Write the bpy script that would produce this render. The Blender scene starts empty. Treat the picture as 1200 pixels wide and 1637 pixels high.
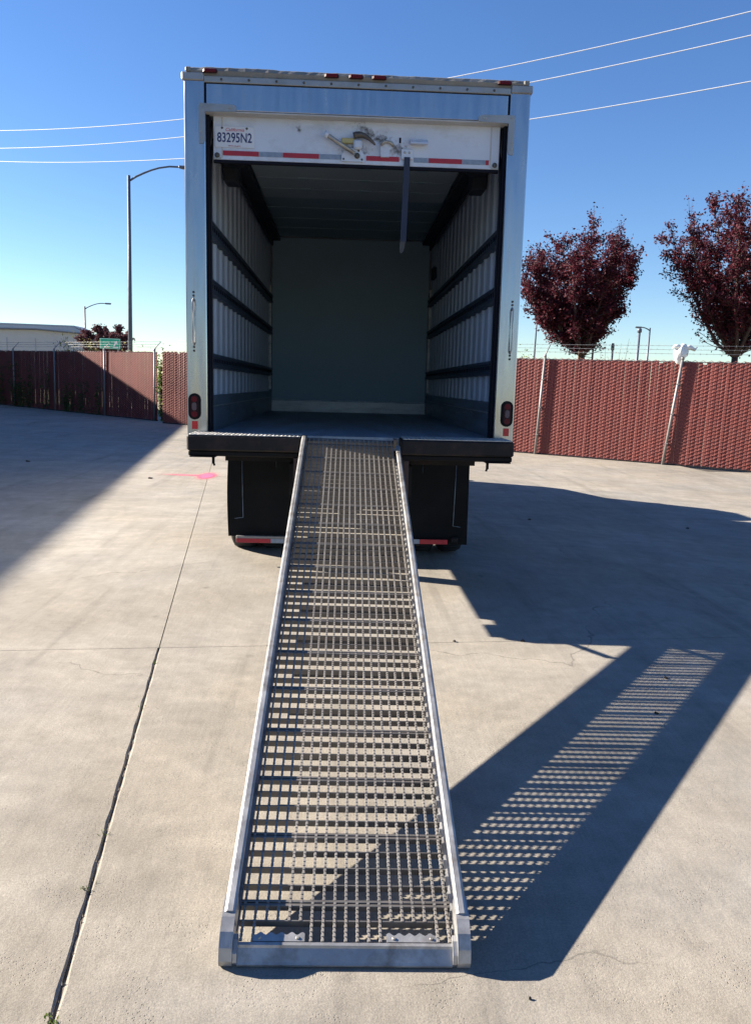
import bpy, math, random
from mathutils import Vector, Matrix, Euler

random.seed(7)
R = math.radians
sc = bpy.context.scene
col = sc.collection

# ------------------------------------------------------------------ camera
cam_d = bpy.data.cameras.new('camera')
cam = bpy.data.objects.new('camera', cam_d)
col.objects.link(cam)
cam_d.sensor_fit = 'HORIZONTAL'
cam_d.sensor_width = 36.0
cam_d.lens = 1266.93 / 1200 * 36
cam_d.clip_start = 0.05
cam_d.clip_end = 3000
_fw = Vector((0.04393251, 0.98600565, -0.16081913))
_rt = Vector((0.99849664, -0.03805471, 0.03944995))
_up = Vector((-0.03277794, 0.16231049, 0.98619517))
cam.matrix_world = Matrix(((_rt.x, _up.x, -_fw.x, -0.0645), (_rt.y, _up.y, -_fw.y, -6.1174),
                           (_rt.z, _up.z, -_fw.z, 1.6585), (0, 0, 0, 1)))
sc.camera = cam

# ------------------------------------------------------------------ light
SUN_TRAVEL = Vector((1.99, -0.66, -1.0)).normalized()
SUN_EL = math.asin(-SUN_TRAVEL.z)
SUN_AZ = math.atan2(-SUN_TRAVEL.x, -SUN_TRAVEL.y)          # from +Y towards +X
world = bpy.data.worlds.new('World')
sc.world = world
world.use_nodes = True
wn = world.node_tree
sky = wn.nodes.new('ShaderNodeTexSky')
sky.sky_type = 'NISHITA'
sky.sun_disc = False
sky.sun_elevation = SUN_EL
sky.sun_rotation = SUN_AZ
sky.altitude = 20
sky.air_density = 1.0
sky.dust_density = 0.0
sky.ozone_density = 4.0
hs = wn.nodes.new('ShaderNodeHueSaturation')          # the phone's richer sky blue
hs.inputs['Hue'].default_value = .510
hs.inputs['Saturation'].default_value = 1.15
wn.links.new(sky.outputs[0], hs.inputs['Color'])
wn.links.new(hs.outputs[0], wn.nodes['Background'].inputs[0])
wn.nodes['Background'].inputs[1].default_value = 0.050
sun_d = bpy.data.lights.new('sun', 'SUN')
sun_d.energy = 5.0
sun_d.angle = R(0.53)
sun_d.color = (1.0, 0.90, 0.76)
sun = bpy.data.objects.new('sun', sun_d)
col.objects.link(sun)
sun.location = (-20, 10, 15)
sun.rotation_mode = 'QUATERNION'
sun.rotation_quaternion = SUN_TRAVEL.to_track_quat('-Z', 'Y')
sc.view_settings.view_transform = 'Standard'
sc.view_settings.look = 'None'
sc.view_settings.exposure = 1.85
sc.view_settings.gamma = 1.0
sc.view_settings.use_curve_mapping = False
sc.cycles.use_denoising = True
sc.cycles.max_bounces = 8
sc.cycles.diffuse_bounces = 5
sc.cycles.transparent_max_bounces = 12


# ------------------------------------------------------------------ helpers
class MB:
    """collects shapes into one mesh"""
    def __init__(s):
        s.v, s.f, s.sm = [], [], []

    def add(s, vs, fs, smooth=False):
        o = len(s.v)
        s.v += [tuple(p) for p in vs]
        for f in fs:
            s.f.append(tuple(o + i for i in f)); s.sm.append(smooth)
        return s

    def box(s, x0, x1, y0, y1, z0, z1, b=0.0):
        if b <= 0:
            vs = [(x, y, z) for z in (z0, z1) for y in (y0, y1) for x in (x0, x1)]
            return s.add(vs, [(0, 2, 3, 1), (4, 5, 7, 6), (0, 1, 5, 4), (2, 6, 7, 3), (0, 4, 6, 2), (1, 3, 7, 5)])
        # chamfered box: 24 vertices
        b = min(b, .49 * (x1 - x0), .49 * (y1 - y0), .49 * (z1 - z0))
        X, Y, Z = (x0, x1), (y0, y1), (z0, z1)
        vs, idx = [], {}
        for i in (0, 1):
            for j in (0, 1):
                for k in (0, 1):
                    dx, dy, dz = (b if i == 0 else -b), (b if j == 0 else -b), (b if k == 0 else -b)
                    for a, p in (('x', (X[i], Y[j] + dy, Z[k] + dz)), ('y', (X[i] + dx, Y[j], Z[k] + dz)),
                                 ('z', (X[i] + dx, Y[j] + dy, Z[k]))):
                        idx[(i, j, k, a)] = len(vs); vs.append(p)
        g = lambda i, j, k, a: idx[(i, j, k, a)]
        fs = []
        for i in (0, 1):
            q = [g(i, 0, 0, 'x'), g(i, 1, 0, 'x'), g(i, 1, 1, 'x'), g(i, 0, 1, 'x')]
            fs.append(q if i else q[::-1])
            q = [g(0, i, 0, 'y'), g(1, i, 0, 'y'), g(1, i, 1, 'y'), g(0, i, 1, 'y')]
            fs.append(q[::-1] if i else q)
            q = [g(0, 0, i, 'z'), g(1, 0, i, 'z'), g(1, 1, i, 'z'), g(0, 1, i, 'z')]
            fs.append(q if i else q[::-1])
        for i in (0, 1):
            for j in (0, 1):
                fs.append([g(i, j, 0, 'x'), g(i, j, 1, 'x'), g(i, j, 1, 'y'), g(i, j, 0, 'y')])
                fs.append([g(i, 0, j, 'x'), g(i, 1, j, 'x'), g(i, 1, j, 'z'), g(i, 0, j, 'z')])
                fs.append([g(0, i, j, 'y'), g(1, i, j, 'y'), g(1, i, j, 'z'), g(0, i, j, 'z')])
                for k in (0, 1):
                    fs.append([g(i, j, k, 'x'), g(i, j, k, 'y'), g(i, j, k, 'z')])
        return s.add(vs, fs)

    def tube(s, pts, r, n=8, caps=True, smooth=True):
        pts = [Vector(p) for p in pts]
        m = len(pts)
        rs = r if isinstance(r, (list, tuple)) else [r] * m
        vs, fs = [], []
        ref = None
        for i, p in enumerate(pts):
            t = (pts[min(i + 1, m - 1)] - pts[max(i - 1, 0)]).normalized()
            if ref is None:
                ref = Vector((0, 0, 1)) if abs(t.z) < .9 else Vector((1, 0, 0))
            a = t.cross(ref)
            if a.length < 1e-4:
                a = t.cross(Vector((1, .3, .2)))
            a.normalize(); b = t.cross(a).normalized(); ref = -b if False else ref
            for k in range(n):
                th = 2 * math.pi * k / n
                vs.append(p + rs[i] * (math.cos(th) * a + math.sin(th) * b))
        for i in range(m - 1):
            for k in range(n):
                fs.append((i * n + k, i * n + (k + 1) % n, (i + 1) * n + (k + 1) % n, (i + 1) * n + k))
        s.add(vs, fs, smooth)
        if caps:
            o = len(s.v) - len(vs)
            s.f.append(tuple(o + k for k in range(n))[::-1]); s.sm.append(False)
            s.f.append(tuple(o + (m - 1) * n + k for k in range(n))); s.sm.append(False)
        return s

    def prism(s, prof, axis, a0, a1):
        """prof: 2d outline, extruded along axis ('x': prof=(y,z), 'y': (x,z), 'z': (x,y))"""
        def P(q, a):
            return {'x': (a, q[0], q[1]), 'y': (q[0], a, q[1]), 'z': (q[0], q[1], a)}[axis]
        n = len(prof)
        vs = [P(q, a0) for q in prof] + [P(q, a1) for q in prof]
        fs = [(i, (i + 1) % n, n + (i + 1) % n, n + i) for i in range(n)]
        fs += [tuple(range(n))[::-1], tuple(range(n, 2 * n))]
        return s.add(vs, fs)

    def lathe(s, prof, axis, c, n=32, smooth=True):
        """prof: list of (radius, offset along axis)"""
        c = Vector(c)
        ax = {'x': (Vector((0, 1, 0)), Vector((0, 0, 1)), Vector((1, 0, 0))),
              'y': (Vector((1, 0, 0)), Vector((0, 0, 1)), Vector((0, 1, 0))),
              'z': (Vector((1, 0, 0)), Vector((0, 1, 0)), Vector((0, 0, 1)))}[axis]
        vs, fs = [], []
        for r, o in prof:
            for k in range(n):
                th = 2 * math.pi * k / n
                vs.append(c + r * (math.cos(th) * ax[0] + math.sin(th) * ax[1]) + o * ax[2])
        for i in range(len(prof) - 1):
            for k in range(n):
                fs.append((i * n + k, i * n + (k + 1) % n, (i + 1) * n + (k + 1) % n, (i + 1) * n + k))
        s.add(vs, fs, smooth)
        o = len(s.v) - len(vs)
        s.f.append(tuple(o + k for k in range(n))); s.sm.append(False)
        s.f.append(tuple(o + (len(prof) - 1) * n + k for k in range(n))); s.sm.append(False)
        return s

    def mesh(s, name, m, fix=True):
        me = bpy.data.meshes.new(name)
        me.from_pydata(s.v, [], s.f)
        me.polygons.foreach_set('use_smooth', s.sm)
        if m: me.materials.append(m)
        me.update()
        if fix:
            import bmesh
            bm = bmesh.new(); bm.from_mesh(me)
            bmesh.ops.recalc_face_normals(bm, faces=bm.faces)
            bm.to_mesh(me); bm.free()
        return me

    def build(s, name, m, parent=None, fix=True):
        return link(name, s.mesh(name, m, fix), parent)


def link(name, me, parent=None, loc=None):
    o = bpy.data.objects.new(name, me)
    col.objects.link(o)
    if parent: o.parent = parent
    if loc: o.location = loc
    return o


def tag(o, label=None, cat=None, group=None, kind=None):
    if label: o['label'] = label
    if cat: o['category'] = cat
    if group: o['group'] = group
    if kind: o['kind'] = kind
    return o


def thing(name, label, cat, loc=(0, 0, 0), rot=(0, 0, 0), group=None):
    o = bpy.data.objects.new(name, None)
    col.objects.link(o)
    o.location = loc; o.rotation_euler = rot
    return tag(o, label, cat, group)


def text_mesh(txt, size, m, name, shear=0.0, depth=.0008, bold=0.0, width=None):
    c = bpy.data.curves.new(name, 'FONT')
    c.body = txt; c.size = size; c.align_x = 'CENTER'; c.align_y = 'CENTER'
    c.extrude = depth; c.shear = shear; c.offset = bold
    t = bpy.data.objects.new(name, c)
    col.objects.link(t)
    dg = bpy.context.evaluated_depsgraph_get()
    me = bpy.data.meshes.new_from_object(t.evaluated_get(dg))
    bpy.data.objects.remove(t)
    if width:
        xs = [v.co.x for v in me.vertices]; k = width / (max(xs) - min(xs))
        for v in me.vertices: v.co.x *= k
    me.materials.clear(); me.materials.append(m)
    me.name = name
    return me


# ------------------------------------------------------------------ materials
def nodes(name):
    m = bpy.data.materials.new(name); m.use_nodes = True
    nt = m.node_tree
    return m, nt, nt.nodes['Principled BSDF']


def mat(name, c, rough=.6, metal=0.0, var=.12, scale=6.0, bump=0.0, bscale=60.0, dirt=None, dscale=3.0, damt=.5,
        coat=0.0, stretch=None, world_space=False, spec=.5):
    m, nt, bs = nodes(name)
    N, L = nt.nodes, nt.links
    if world_space:
        g = N.new('ShaderNodeNewGeometry'); vec = g.outputs['Position']
    else:
        t = N.new('ShaderNodeTexCoord'); vec = t.outputs['Object']
    if stretch:
        mp = N.new('ShaderNodeMapping'); mp.inputs['Scale'].default_value = stretch
        L.new(vec, mp.inputs[0]); vec = mp.outputs[0]
    n1 = N.new('ShaderNodeTexNoise'); n1.inputs['Scale'].default_value = scale
    n1.inputs['Detail'].default_value = 6
    L.new(vec, n1.inputs['Vector'])
    mr = N.new('ShaderNodeMapRange')
    mr.inputs[1].default_value = .3; mr.inputs[2].default_value = .7
    mr.inputs[3].default_value = 1 - var; mr.inputs[4].default_value = 1 + var
    L.new(n1.outputs[0], mr.inputs[0])
    mul = N.new('ShaderNodeMix'); mul.data_type = 'RGBA'; mul.blend_type = 'MULTIPLY'; mul.inputs[0].default_value = 1
    mul.inputs[6].default_value = (*c, 1)
    L.new(mr.outputs[0], mul.inputs[7])
    out = mul.outputs[2]
    if dirt:
        n2 = N.new('ShaderNodeTexNoise'); n2.inputs['Scale'].default_value = dscale
        n2.inputs['Detail'].default_value = 8; n2.inputs['Roughness'].default_value = .65
        L.new(vec, n2.inputs['Vector'])
        m2 = N.new('ShaderNodeMapRange')
        m2.inputs[1].default_value = .48; m2.inputs[2].default_value = .72
        m2.inputs[3].default_value = 0; m2.inputs[4].default_value = damt
        L.new(n2.outputs[0], m2.inputs[0])
        mx = N.new('ShaderNodeMix'); mx.data_type = 'RGBA'
        L.new(m2.outputs[0], mx.inputs[0]); L.new(out, mx.inputs[6]); mx.inputs[7].default_value = (*dirt, 1)
        out = mx.outputs[2]
    L.new(out, bs.inputs['Base Color'])
    mr2 = N.new('ShaderNodeMapRange')
    mr2.inputs[1].default_value = .3; mr2.inputs[2].default_value = .7
    mr2.inputs[3].default_value = max(.05, rough - .08); mr2.inputs[4].default_value = min(1, rough + .08)
    L.new(n1.outputs[0], mr2.inputs[0]); L.new(mr2.outputs[0], bs.inputs['Roughness'])
    bs.inputs['Metallic'].default_value = metal
    bs.inputs['Specular IOR Level'].default_value = spec
    if coat: bs.inputs['Coat Weight'].default_value = coat
    if bump:
        n3 = N.new('ShaderNodeTexNoise'); n3.inputs['Scale'].default_value = bscale; n3.inputs['Detail'].default_value = 4
        L.new(vec, n3.inputs['Vector'])
        bp = N.new('ShaderNodeBump'); bp.inputs['Strength'].default_value = bump; bp.inputs['Distance'].default_value = .004
        L.new(n3.outputs[0], bp.inputs['Height']); L.new(bp.outputs[0], bs.inputs['Normal'])
    return m


def concrete():
    m, nt, bs = nodes('concrete')
    N, L = nt.nodes, nt.links
    g = N.new('ShaderNodeNewGeometry')
    pos = g.outputs['Position']

    def noise(scale, detail=5, rough=.55, vec=pos, stretch=None, rot=0.0):
        if stretch:
            mp = N.new('ShaderNodeMapping'); mp.inputs['Scale'].default_value = stretch
            mp.inputs['Rotation'].default_value = (0, 0, rot)
            L.new(vec, mp.inputs[0]); vec = mp.outputs[0]
        n = N.new('ShaderNodeTexNoise'); n.inputs['Scale'].default_value = scale
        n.inputs['Detail'].default_value = detail; n.inputs['Roughness'].default_value = rough
        L.new(vec, n.inputs['Vector'])
        return n.outputs[0]

    def rng(x, a, b, lo, hi):
        r = N.new('ShaderNodeMapRange'); r.inputs[1].default_value = a; r.inputs[2].default_value = b
        r.inputs[3].default_value = lo; r.inputs[4].default_value = hi
        L.new(x, r.inputs[0]); return r.outputs[0]

    def mul(a, b):
        r = N.new('ShaderNodeMath'); r.operation = 'MULTIPLY'; L.new(a, r.inputs[0]); L.new(b, r.inputs[1]); return r.outputs[0]

    big = rng(noise(.32, 4), .3, .7, .86, 1.12)
    med = rng(noise(1.7, 6, .6), .3, .7, .82, 1.15)
    blot = rng(noise(7, 8, .72), .32, .68, 1.12, .86)
    broom = rng(noise(5, 7, .7, stretch=(.35, 1.0, 1.0), rot=R(-7.5)), .3, .7, .93, 1.06)
    broom2 = rng(noise(55, 3, .6, stretch=(1.0, .05, 1.0), rot=R(-7.5)), .3, .7, .95, 1.05)
    grain = rng(noise(120, 4, .75), .3, .7, .76, 1.19)
    grain2 = rng(noise(420, 2, .7), .3, .7, .78, 1.18)
    stain = rng(noise(.9, 7, .7), .60, .74, 1.0, .80)
    tyre = rng(noise(1.0, 4, .55, stretch=(3.2, .16, 1), rot=R(24)), .58, .68, 1.0, .84)
    tyre2 = rng(noise(1.3, 4, .55, stretch=(3.0, .14, 1), rot=R(-12)), .60, .68, 1.0, .86)
    vs_ = N.new('ShaderNodeTexVoronoi'); vs_.inputs['Scale'].default_value = 1.6
    L.new(pos, vs_.inputs['Vector'])
    drip = rng(vs_.outputs['Distance'], .025, .07, .72, 1.0)
    wp = N.new('ShaderNodeTexNoise'); wp.inputs['Scale'].default_value = 2.2; wp.inputs['Detail'].default_value = 5
    L.new(pos, wp.inputs['Vector'])
    wa = N.new('ShaderNodeVectorMath'); wa.operation = 'MULTIPLY_ADD'; wa.inputs[1].default_value = (.55, .55, 0)
    L.new(wp.outputs['Color'], wa.inputs[0]); L.new(pos, wa.inputs[2])
    ck = N.new('ShaderNodeTexVoronoi'); ck.feature = 'DISTANCE_TO_EDGE'; ck.inputs['Scale'].default_value = .33
    L.new(wa.outputs[0], ck.inputs['Vector'])
    crack = rng(ck.outputs['Distance'], .0006, .0016, 1, 0)
    crack = mul(crack, rng(noise(.45, 3), .50, .56, 0, 1))
    crack = rng(crack, 0, 1, 1.0, .62)
    v = crack
    v = mul(v, big)
    for q in (med, blot, broom, broom2, grain, grain2, stain, tyre, tyre2, drip): v = mul(v, q)
    # dark aggregate pits
    vo = N.new('ShaderNodeTexVoronoi'); vo.inputs['Scale'].default_value = 95
    L.new(pos, vo.inputs['Vector'])
    pitmask = mul(rng(vo.outputs['Distance'], .10, .26, 1, 0), rng(noise(6, 3), .50, .64, 0, 1))
    hue = rng(noise(.7, 5), .35, .65, 0, 1)
    mx = N.new('ShaderNodeMix'); mx.data_type = 'RGBA'
    mx.inputs[6].default_value = (.292, .262, .217, 1); mx.inputs[7].default_value = (.274, .256, .227, 1)
    L.new(hue, mx.inputs[0])
    m2 = N.new('ShaderNodeMix'); m2.data_type = 'RGBA'; m2.blend_type = 'MULTIPLY'; m2.inputs[0].default_value = 1
    L.new(mx.outputs[2], m2.inputs[6]); L.new(v, m2.inputs[7])
    m3 = N.new('ShaderNodeMix'); m3.data_type = 'RGBA'
    L.new(rng(pitmask, 0, 1, 0, .55), m3.inputs[0]); L.new(m2.outputs[2], m3.inputs[6])
    m3.inputs[7].default_value = (.075, .065, .053, 1)
    L.new(m3.outputs[2], bs.inputs['Base Color'])
    bs.inputs['Roughness'].default_value = .82
    bs.inputs['Specular IOR Level'].default_value = .3
    b1 = N.new('ShaderNodeBump'); b1.inputs['Strength'].default_value = .55; b1.inputs['Distance'].default_value = .0022
    L.new(noise(170, 4, .7), b1.inputs['Height'])
    b2 = N.new('ShaderNodeBump'); b2.inputs['Strength'].default_value = .35; b2.inputs['Distance'].default_value = .006
    L.new(noise(22, 5, .65), b2.inputs['Height']); L.new(b1.outputs[0], b2.inputs['Normal'])
    b3 = N.new('ShaderNodeBump'); b3.invert = True; b3.inputs['Strength'].default_value = .7; b3.inputs['Distance'].default_value = .003
    L.new(pitmask, b3.inputs['Height']); L.new(b2.outputs[0], b3.inputs['Normal'])
    L.new(b3.outputs[0], bs.inputs['Normal'])
    return m


def leaf_mat(name, dark, light, trans=.35):
    m, nt, bs = nodes(name)
    N, L = nt.nodes, nt.links
    g = N.new('ShaderNodeNewGeometry')
    cr = N.new('ShaderNodeMix'); cr.data_type = 'RGBA'
    cr.inputs[6].default_value = (*dark, 1); cr.inputs[7].default_value = (*light, 1)
    L.new(g.outputs['Random Per Island'], cr.inputs[0])
    L.new(cr.outputs[2], bs.inputs['Base Color'])
    bs.inputs['Roughness'].default_value = .65
    bs.inputs['Specular IOR Level'].default_value = .25
    tr = N.new('ShaderNodeBsdfTranslucent'); L.new(cr.outputs[2], tr.inputs[0])
    mx = N.new('ShaderNodeMixShader'); mx.inputs[0].default_value = trans
    L.new(bs.outputs[0], mx.inputs[1]); L.new(tr.outputs[0], mx.inputs[2])
    L.new(mx.outputs[0], N['Material Output'].inputs[0])
    return m


def paint_splat(name, c):
    m, nt, bs = nodes(name)
    N, L = nt.nodes, nt.links
    t = N.new('ShaderNodeTexCoord')
    bs.inputs['Base Color'].default_value = (*c, 1); bs.inputs['Roughness'].default_value = .7
    at = N.new('ShaderNodeAttribute'); at.attribute_name = 'cover'
    n = N.new('ShaderNodeTexNoise'); n.inputs['Scale'].default_value = 40; n.inputs['Detail'].default_value = 4
    L.new(t.outputs['Object'], n.inputs['Vector'])
    ad = N.new('ShaderNodeMath'); ad.operation = 'ADD'
    L.new(at.outputs['Fac'], ad.inputs[0]); L.new(n.outputs[0], ad.inputs[1])
    r = N.new('ShaderNodeMapRange'); r.inputs[1].default_value = .62; r.inputs[2].default_value = 1.15
    L.new(ad.outputs[0], r.inputs[0])
    tp = N.new('ShaderNodeBsdfTransparent'); mx = N.new('ShaderNodeMixShader')
    L.new(r.outputs[0], mx.inputs[0]); L.new(tp.outputs[0], mx.inputs[1]); L.new(bs.outputs[0], mx.inputs[2])
    L.new(mx.outputs[0], N['Material Output'].inputs[0])
    return m


M = dict(
    concrete=concrete(),
    joint=mat('joint_dirt', (.05, .043, .035), .95, var=.4, scale=30, bump=.6, world_space=True),
    filler=mat('joint_filler', (.13, .108, .088), .95, var=.35, scale=60, bump=.6, world_space=True),
    earth=mat('dry_earth', (.21, .18, .11), .95, var=.3, scale=.3, dirt=(.12, .13, .05), dscale=.08, world_space=True),
    alu=mat('brushed_aluminium', (.40, .415, .44), .20, .95, var=.05, scale=3, dirt=(.28, .28, .28), dscale=5, damt=.35,
            stretch=(6, 6, .6)),
    alu_dull=mat('dull_aluminium', (.33, .335, .34), .48, .7, var=.10, scale=8, dirt=(.22, .19, .16), dscale=6, damt=.5),
    ramp_alu=mat('ramp_aluminium', (.36, .36, .36), .42, .5, var=.22, scale=9, dirt=(.15, .125, .10), dscale=13, damt=.75, bump=.15),
    ramp_bar=mat('ramp_bar_metal', (.15, .14, .13), .5, .35, var=.25, scale=14, dirt=(.07, .055, .045), dscale=7, damt=.55),
    ramp_rod=mat('ramp_rod_metal', (.27, .255, .235), .5, .3, var=.2, scale=14, dirt=(.15, .11, .085), dscale=7, damt=.5),
    ramp_under=mat('ramp_under_beam', (.045, .05, .06), .6, .2, var=.2),
    cap=mat('dirty_roof_cap', (.20, .195, .18), .6, var=.15, scale=5, dirt=(.14, .12, .09), dscale=4, damt=.7, bump=.3,
            stretch=(1, 1, 2)),
    white=mat('white_paint', (.56, .60, .68), .38, var=.06, scale=3, dirt=(.26, .24, .22), dscale=6, damt=.38,
              stretch=(1, 1, 1.6)),
    trim=mat('grey_trim', (.45, .44, .42), .5, var=.1),  # plain grey for grab handles, header lip and panel creases
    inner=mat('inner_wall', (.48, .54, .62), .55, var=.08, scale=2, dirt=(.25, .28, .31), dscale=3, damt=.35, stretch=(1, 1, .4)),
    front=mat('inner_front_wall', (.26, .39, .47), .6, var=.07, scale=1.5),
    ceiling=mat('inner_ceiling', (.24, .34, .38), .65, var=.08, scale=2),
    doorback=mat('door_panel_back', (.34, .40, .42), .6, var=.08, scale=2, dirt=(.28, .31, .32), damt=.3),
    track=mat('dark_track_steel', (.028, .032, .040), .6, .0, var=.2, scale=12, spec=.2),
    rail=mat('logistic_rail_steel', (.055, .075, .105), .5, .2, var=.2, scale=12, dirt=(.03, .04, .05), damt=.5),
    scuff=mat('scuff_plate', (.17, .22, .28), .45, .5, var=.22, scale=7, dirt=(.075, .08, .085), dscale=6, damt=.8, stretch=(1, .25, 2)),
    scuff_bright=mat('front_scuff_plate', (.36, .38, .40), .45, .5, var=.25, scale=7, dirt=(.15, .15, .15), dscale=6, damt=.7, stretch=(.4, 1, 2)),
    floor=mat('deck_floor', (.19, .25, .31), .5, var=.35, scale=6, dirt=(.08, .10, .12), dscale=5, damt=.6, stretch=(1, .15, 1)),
    bumper=mat('worn_black_bumper', (.013, .0125, .014), .6, .0, var=.3, scale=6, dirt=(.045, .028, .024), dscale=5, damt=.75, bump=.3, spec=.2),
    black=mat('black_rubber', (.009, .009, .010), .7, var=.25, scale=9, bump=.2, spec=.15),
    flap=mat('mudflap_rubber', (.006, .007, .009), .6, var=.3, scale=4, dirt=(.016, .016, .016), dscale=3, damt=.5, spec=.12),
    seal=mat('door_seal', (.008, .009, .016), .75, spec=.15),
    chassis=mat('chassis_paint', (.014, .014, .016), .6, .0, var=.3, dirt=(.045, .03, .024), damt=.6, spec=.15),
    rust=mat('rusty_guide', (.05, .03, .027), .7, .1, var=.4, scale=14),
    treadplate=mat('tread_plate', (.46, .45, .43), .45, .4, var=.2, scale=30),
    red_lens=mat('red_lens', (.11, .004, .010), .4, var=.1, spec=.2),
    dark_lens=mat('dark_red_lens', (.022, .003, .007), .4, var=.1, spec=.2),
    clear_lens=mat('clear_lens', (.10, .07, .08), .35, var=.15, scale=60, spec=.3),
    red_tape=mat('red_tape', (.36, .012, .028), .4, var=.12, scale=25),
    silver_tape=mat('silver_tape', (.22, .27, .35), .4, var=.16, scale=40),
    red_refl=mat('red_reflector', (.55, .015, .02), .35, var=.1, scale=40),
    steel=mat('worn_steel', (.42, .40, .36), .45, .6, var=.25, scale=18, dirt=(.12, .07, .04), dscale=14, damt=.7),
    dark_steel=mat('dark_steel', (.10, .09, .08), .5, .5, var=.3, scale=18),
    brass=mat('yellowed_tag', (.46, .38, .16), .5, .2, var=.2),
    strap=mat('grey_strap', (.022, .032, .06), .8, var=.2, scale=20),
    strap_end=mat('frayed_strap_end', (.06, .06, .06), .85, var=.25, scale=20),
    plate=mat('plate_white', (.62, .63, .66), .4, var=.05),
    plate_blue=mat('plate_blue', (.015, .025, .11), .5, var=.05),
    plate_red=mat('plate_red', (.50, .05, .06), .5, var=.05),
    tyre=mat('tyre', (.022, .022, .023), .8, var=.25, scale=12, bump=.4),
    rim=mat('wheel_rim', (.5, .5, .5), .4, .5, var=.12),
    glass=mat('cab_glass', (.02, .025, .03), .08, var=.05, coat=.6),
    slat=mat('brick_red_slat', (.172, .038, .032), .6, var=.16, scale=1.3, dirt=(.115, .036, .033), dscale=.8, damt=.5, world_space=True),
    wire_red=mat('red_coated_wire', (.225, .070, .060), .5, var=.1, world_space=True),
    galv=mat('galvanised_post', (.24, .235, .23), .55, .3, var=.12, scale=9),
    barb=mat('barbed_wire_steel', (.26, .27, .28), .5, .5, var=.1),
    bark=mat('plum_bark', (.055, .037, .033), .9, var=.35, scale=20, bump=.5),
    plum=leaf_mat('plum_leaf', (.026, .006, .011), (.12, .018, .032), .32),
    plum_far=leaf_mat('far_plum_leaf', (.06, .03, .035), (.15, .06, .07), .3),
    green=leaf_mat('weed_leaf', (.06, .11, .02), (.18, .22, .05), .4),
    vine=leaf_mat('vine_leaf', (.035, .07, .018), (.10, .13, .035), .35),
    straw=leaf_mat('dry_weed', (.22, .21, .07), (.34, .32, .13), .4),
    pale_leaf=leaf_mat('pale_shrub_leaf', (.26, .26, .23), (.36, .35, .31), .3),
    lamp=mat('lamp_pole_paint', (.10, .12, .16), .5, .2, var=.08),
    wire=mat('overhead_cable', (.62, .63, .66), .5, var=.04),
    sign=mat('sign_green', (.01, .42, .27), .5, var=.05),
    sign_white=mat('sign_white', (.8, .8, .8), .5, var=.04),
    wh_wall=mat('warehouse_wall', (.45, .46, .46), .7, var=.05, scale=.4),
    wh_roof=mat('warehouse_roof', (.33, .36, .40), .5, .2, var=.08, scale=.5),
    wh_trim=mat('warehouse_trim', (.14, .16, .19), .6, var=.08),
    stucco=mat('stucco', (.50, .46, .40), .8, var=.08, scale=1.5),
    bag=mat('plastic_bag', (.78, .77, .72), .45, var=.12, scale=14),
    wood=mat('stake_wood', (.16, .11, .075), .8, var=.25, scale=10),
    leaf_litter=mat('dead_leaf', (.035, .026, .02), .9, var=.3),
    pebble=mat('pebble', (.20, .18, .15), .9, var=.3, scale=40),
    grime=paint_splat('grime_film', (.10, .085, .07)),
    paint=paint_splat('pink_marking_paint', (.95, .10, .20)),
)

# ------------------------------------------------------------------ ground and lot
gm = MB().add([(-900, -900, -.06), (900, -900, -.06), (900, 900, -.06), (-900, 900, -.06)], [(0, 1, 2, 3)])
tag(gm.build('ground', M['earth']), kind='structure')

FA = lambda x: 16.45 - .935 * x            # left fence line
FB = lambda x: 17.487 - .654 * x           # right fence line
lot = MB().add([(-30, -26, -.032), (26, -26, -.032), (26, 1, -.032), (10.8, FB(10.8) + .4, -.032),
                (-6.4, FB(-6.4) + .4, -.032), (-18, FA(-18) + .4, -.032), (-30, FA(-18) + .4, -.032)],
               [(0, 1, 2, 3, 4, 5, 6)]).build('concrete_lot', M['joint'])
tag(lot, kind='structure')
TH = math.atan(.134)                        # lot grid is turned a little against the truck
ORG = Vector((-1.15, -1.40, 0))
UU = Vector((math.cos(TH), math.sin(TH), 0)); VV = Vector((-math.sin(TH), math.cos(TH), 0))
SW, SL = 5.4, 5.6


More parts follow.
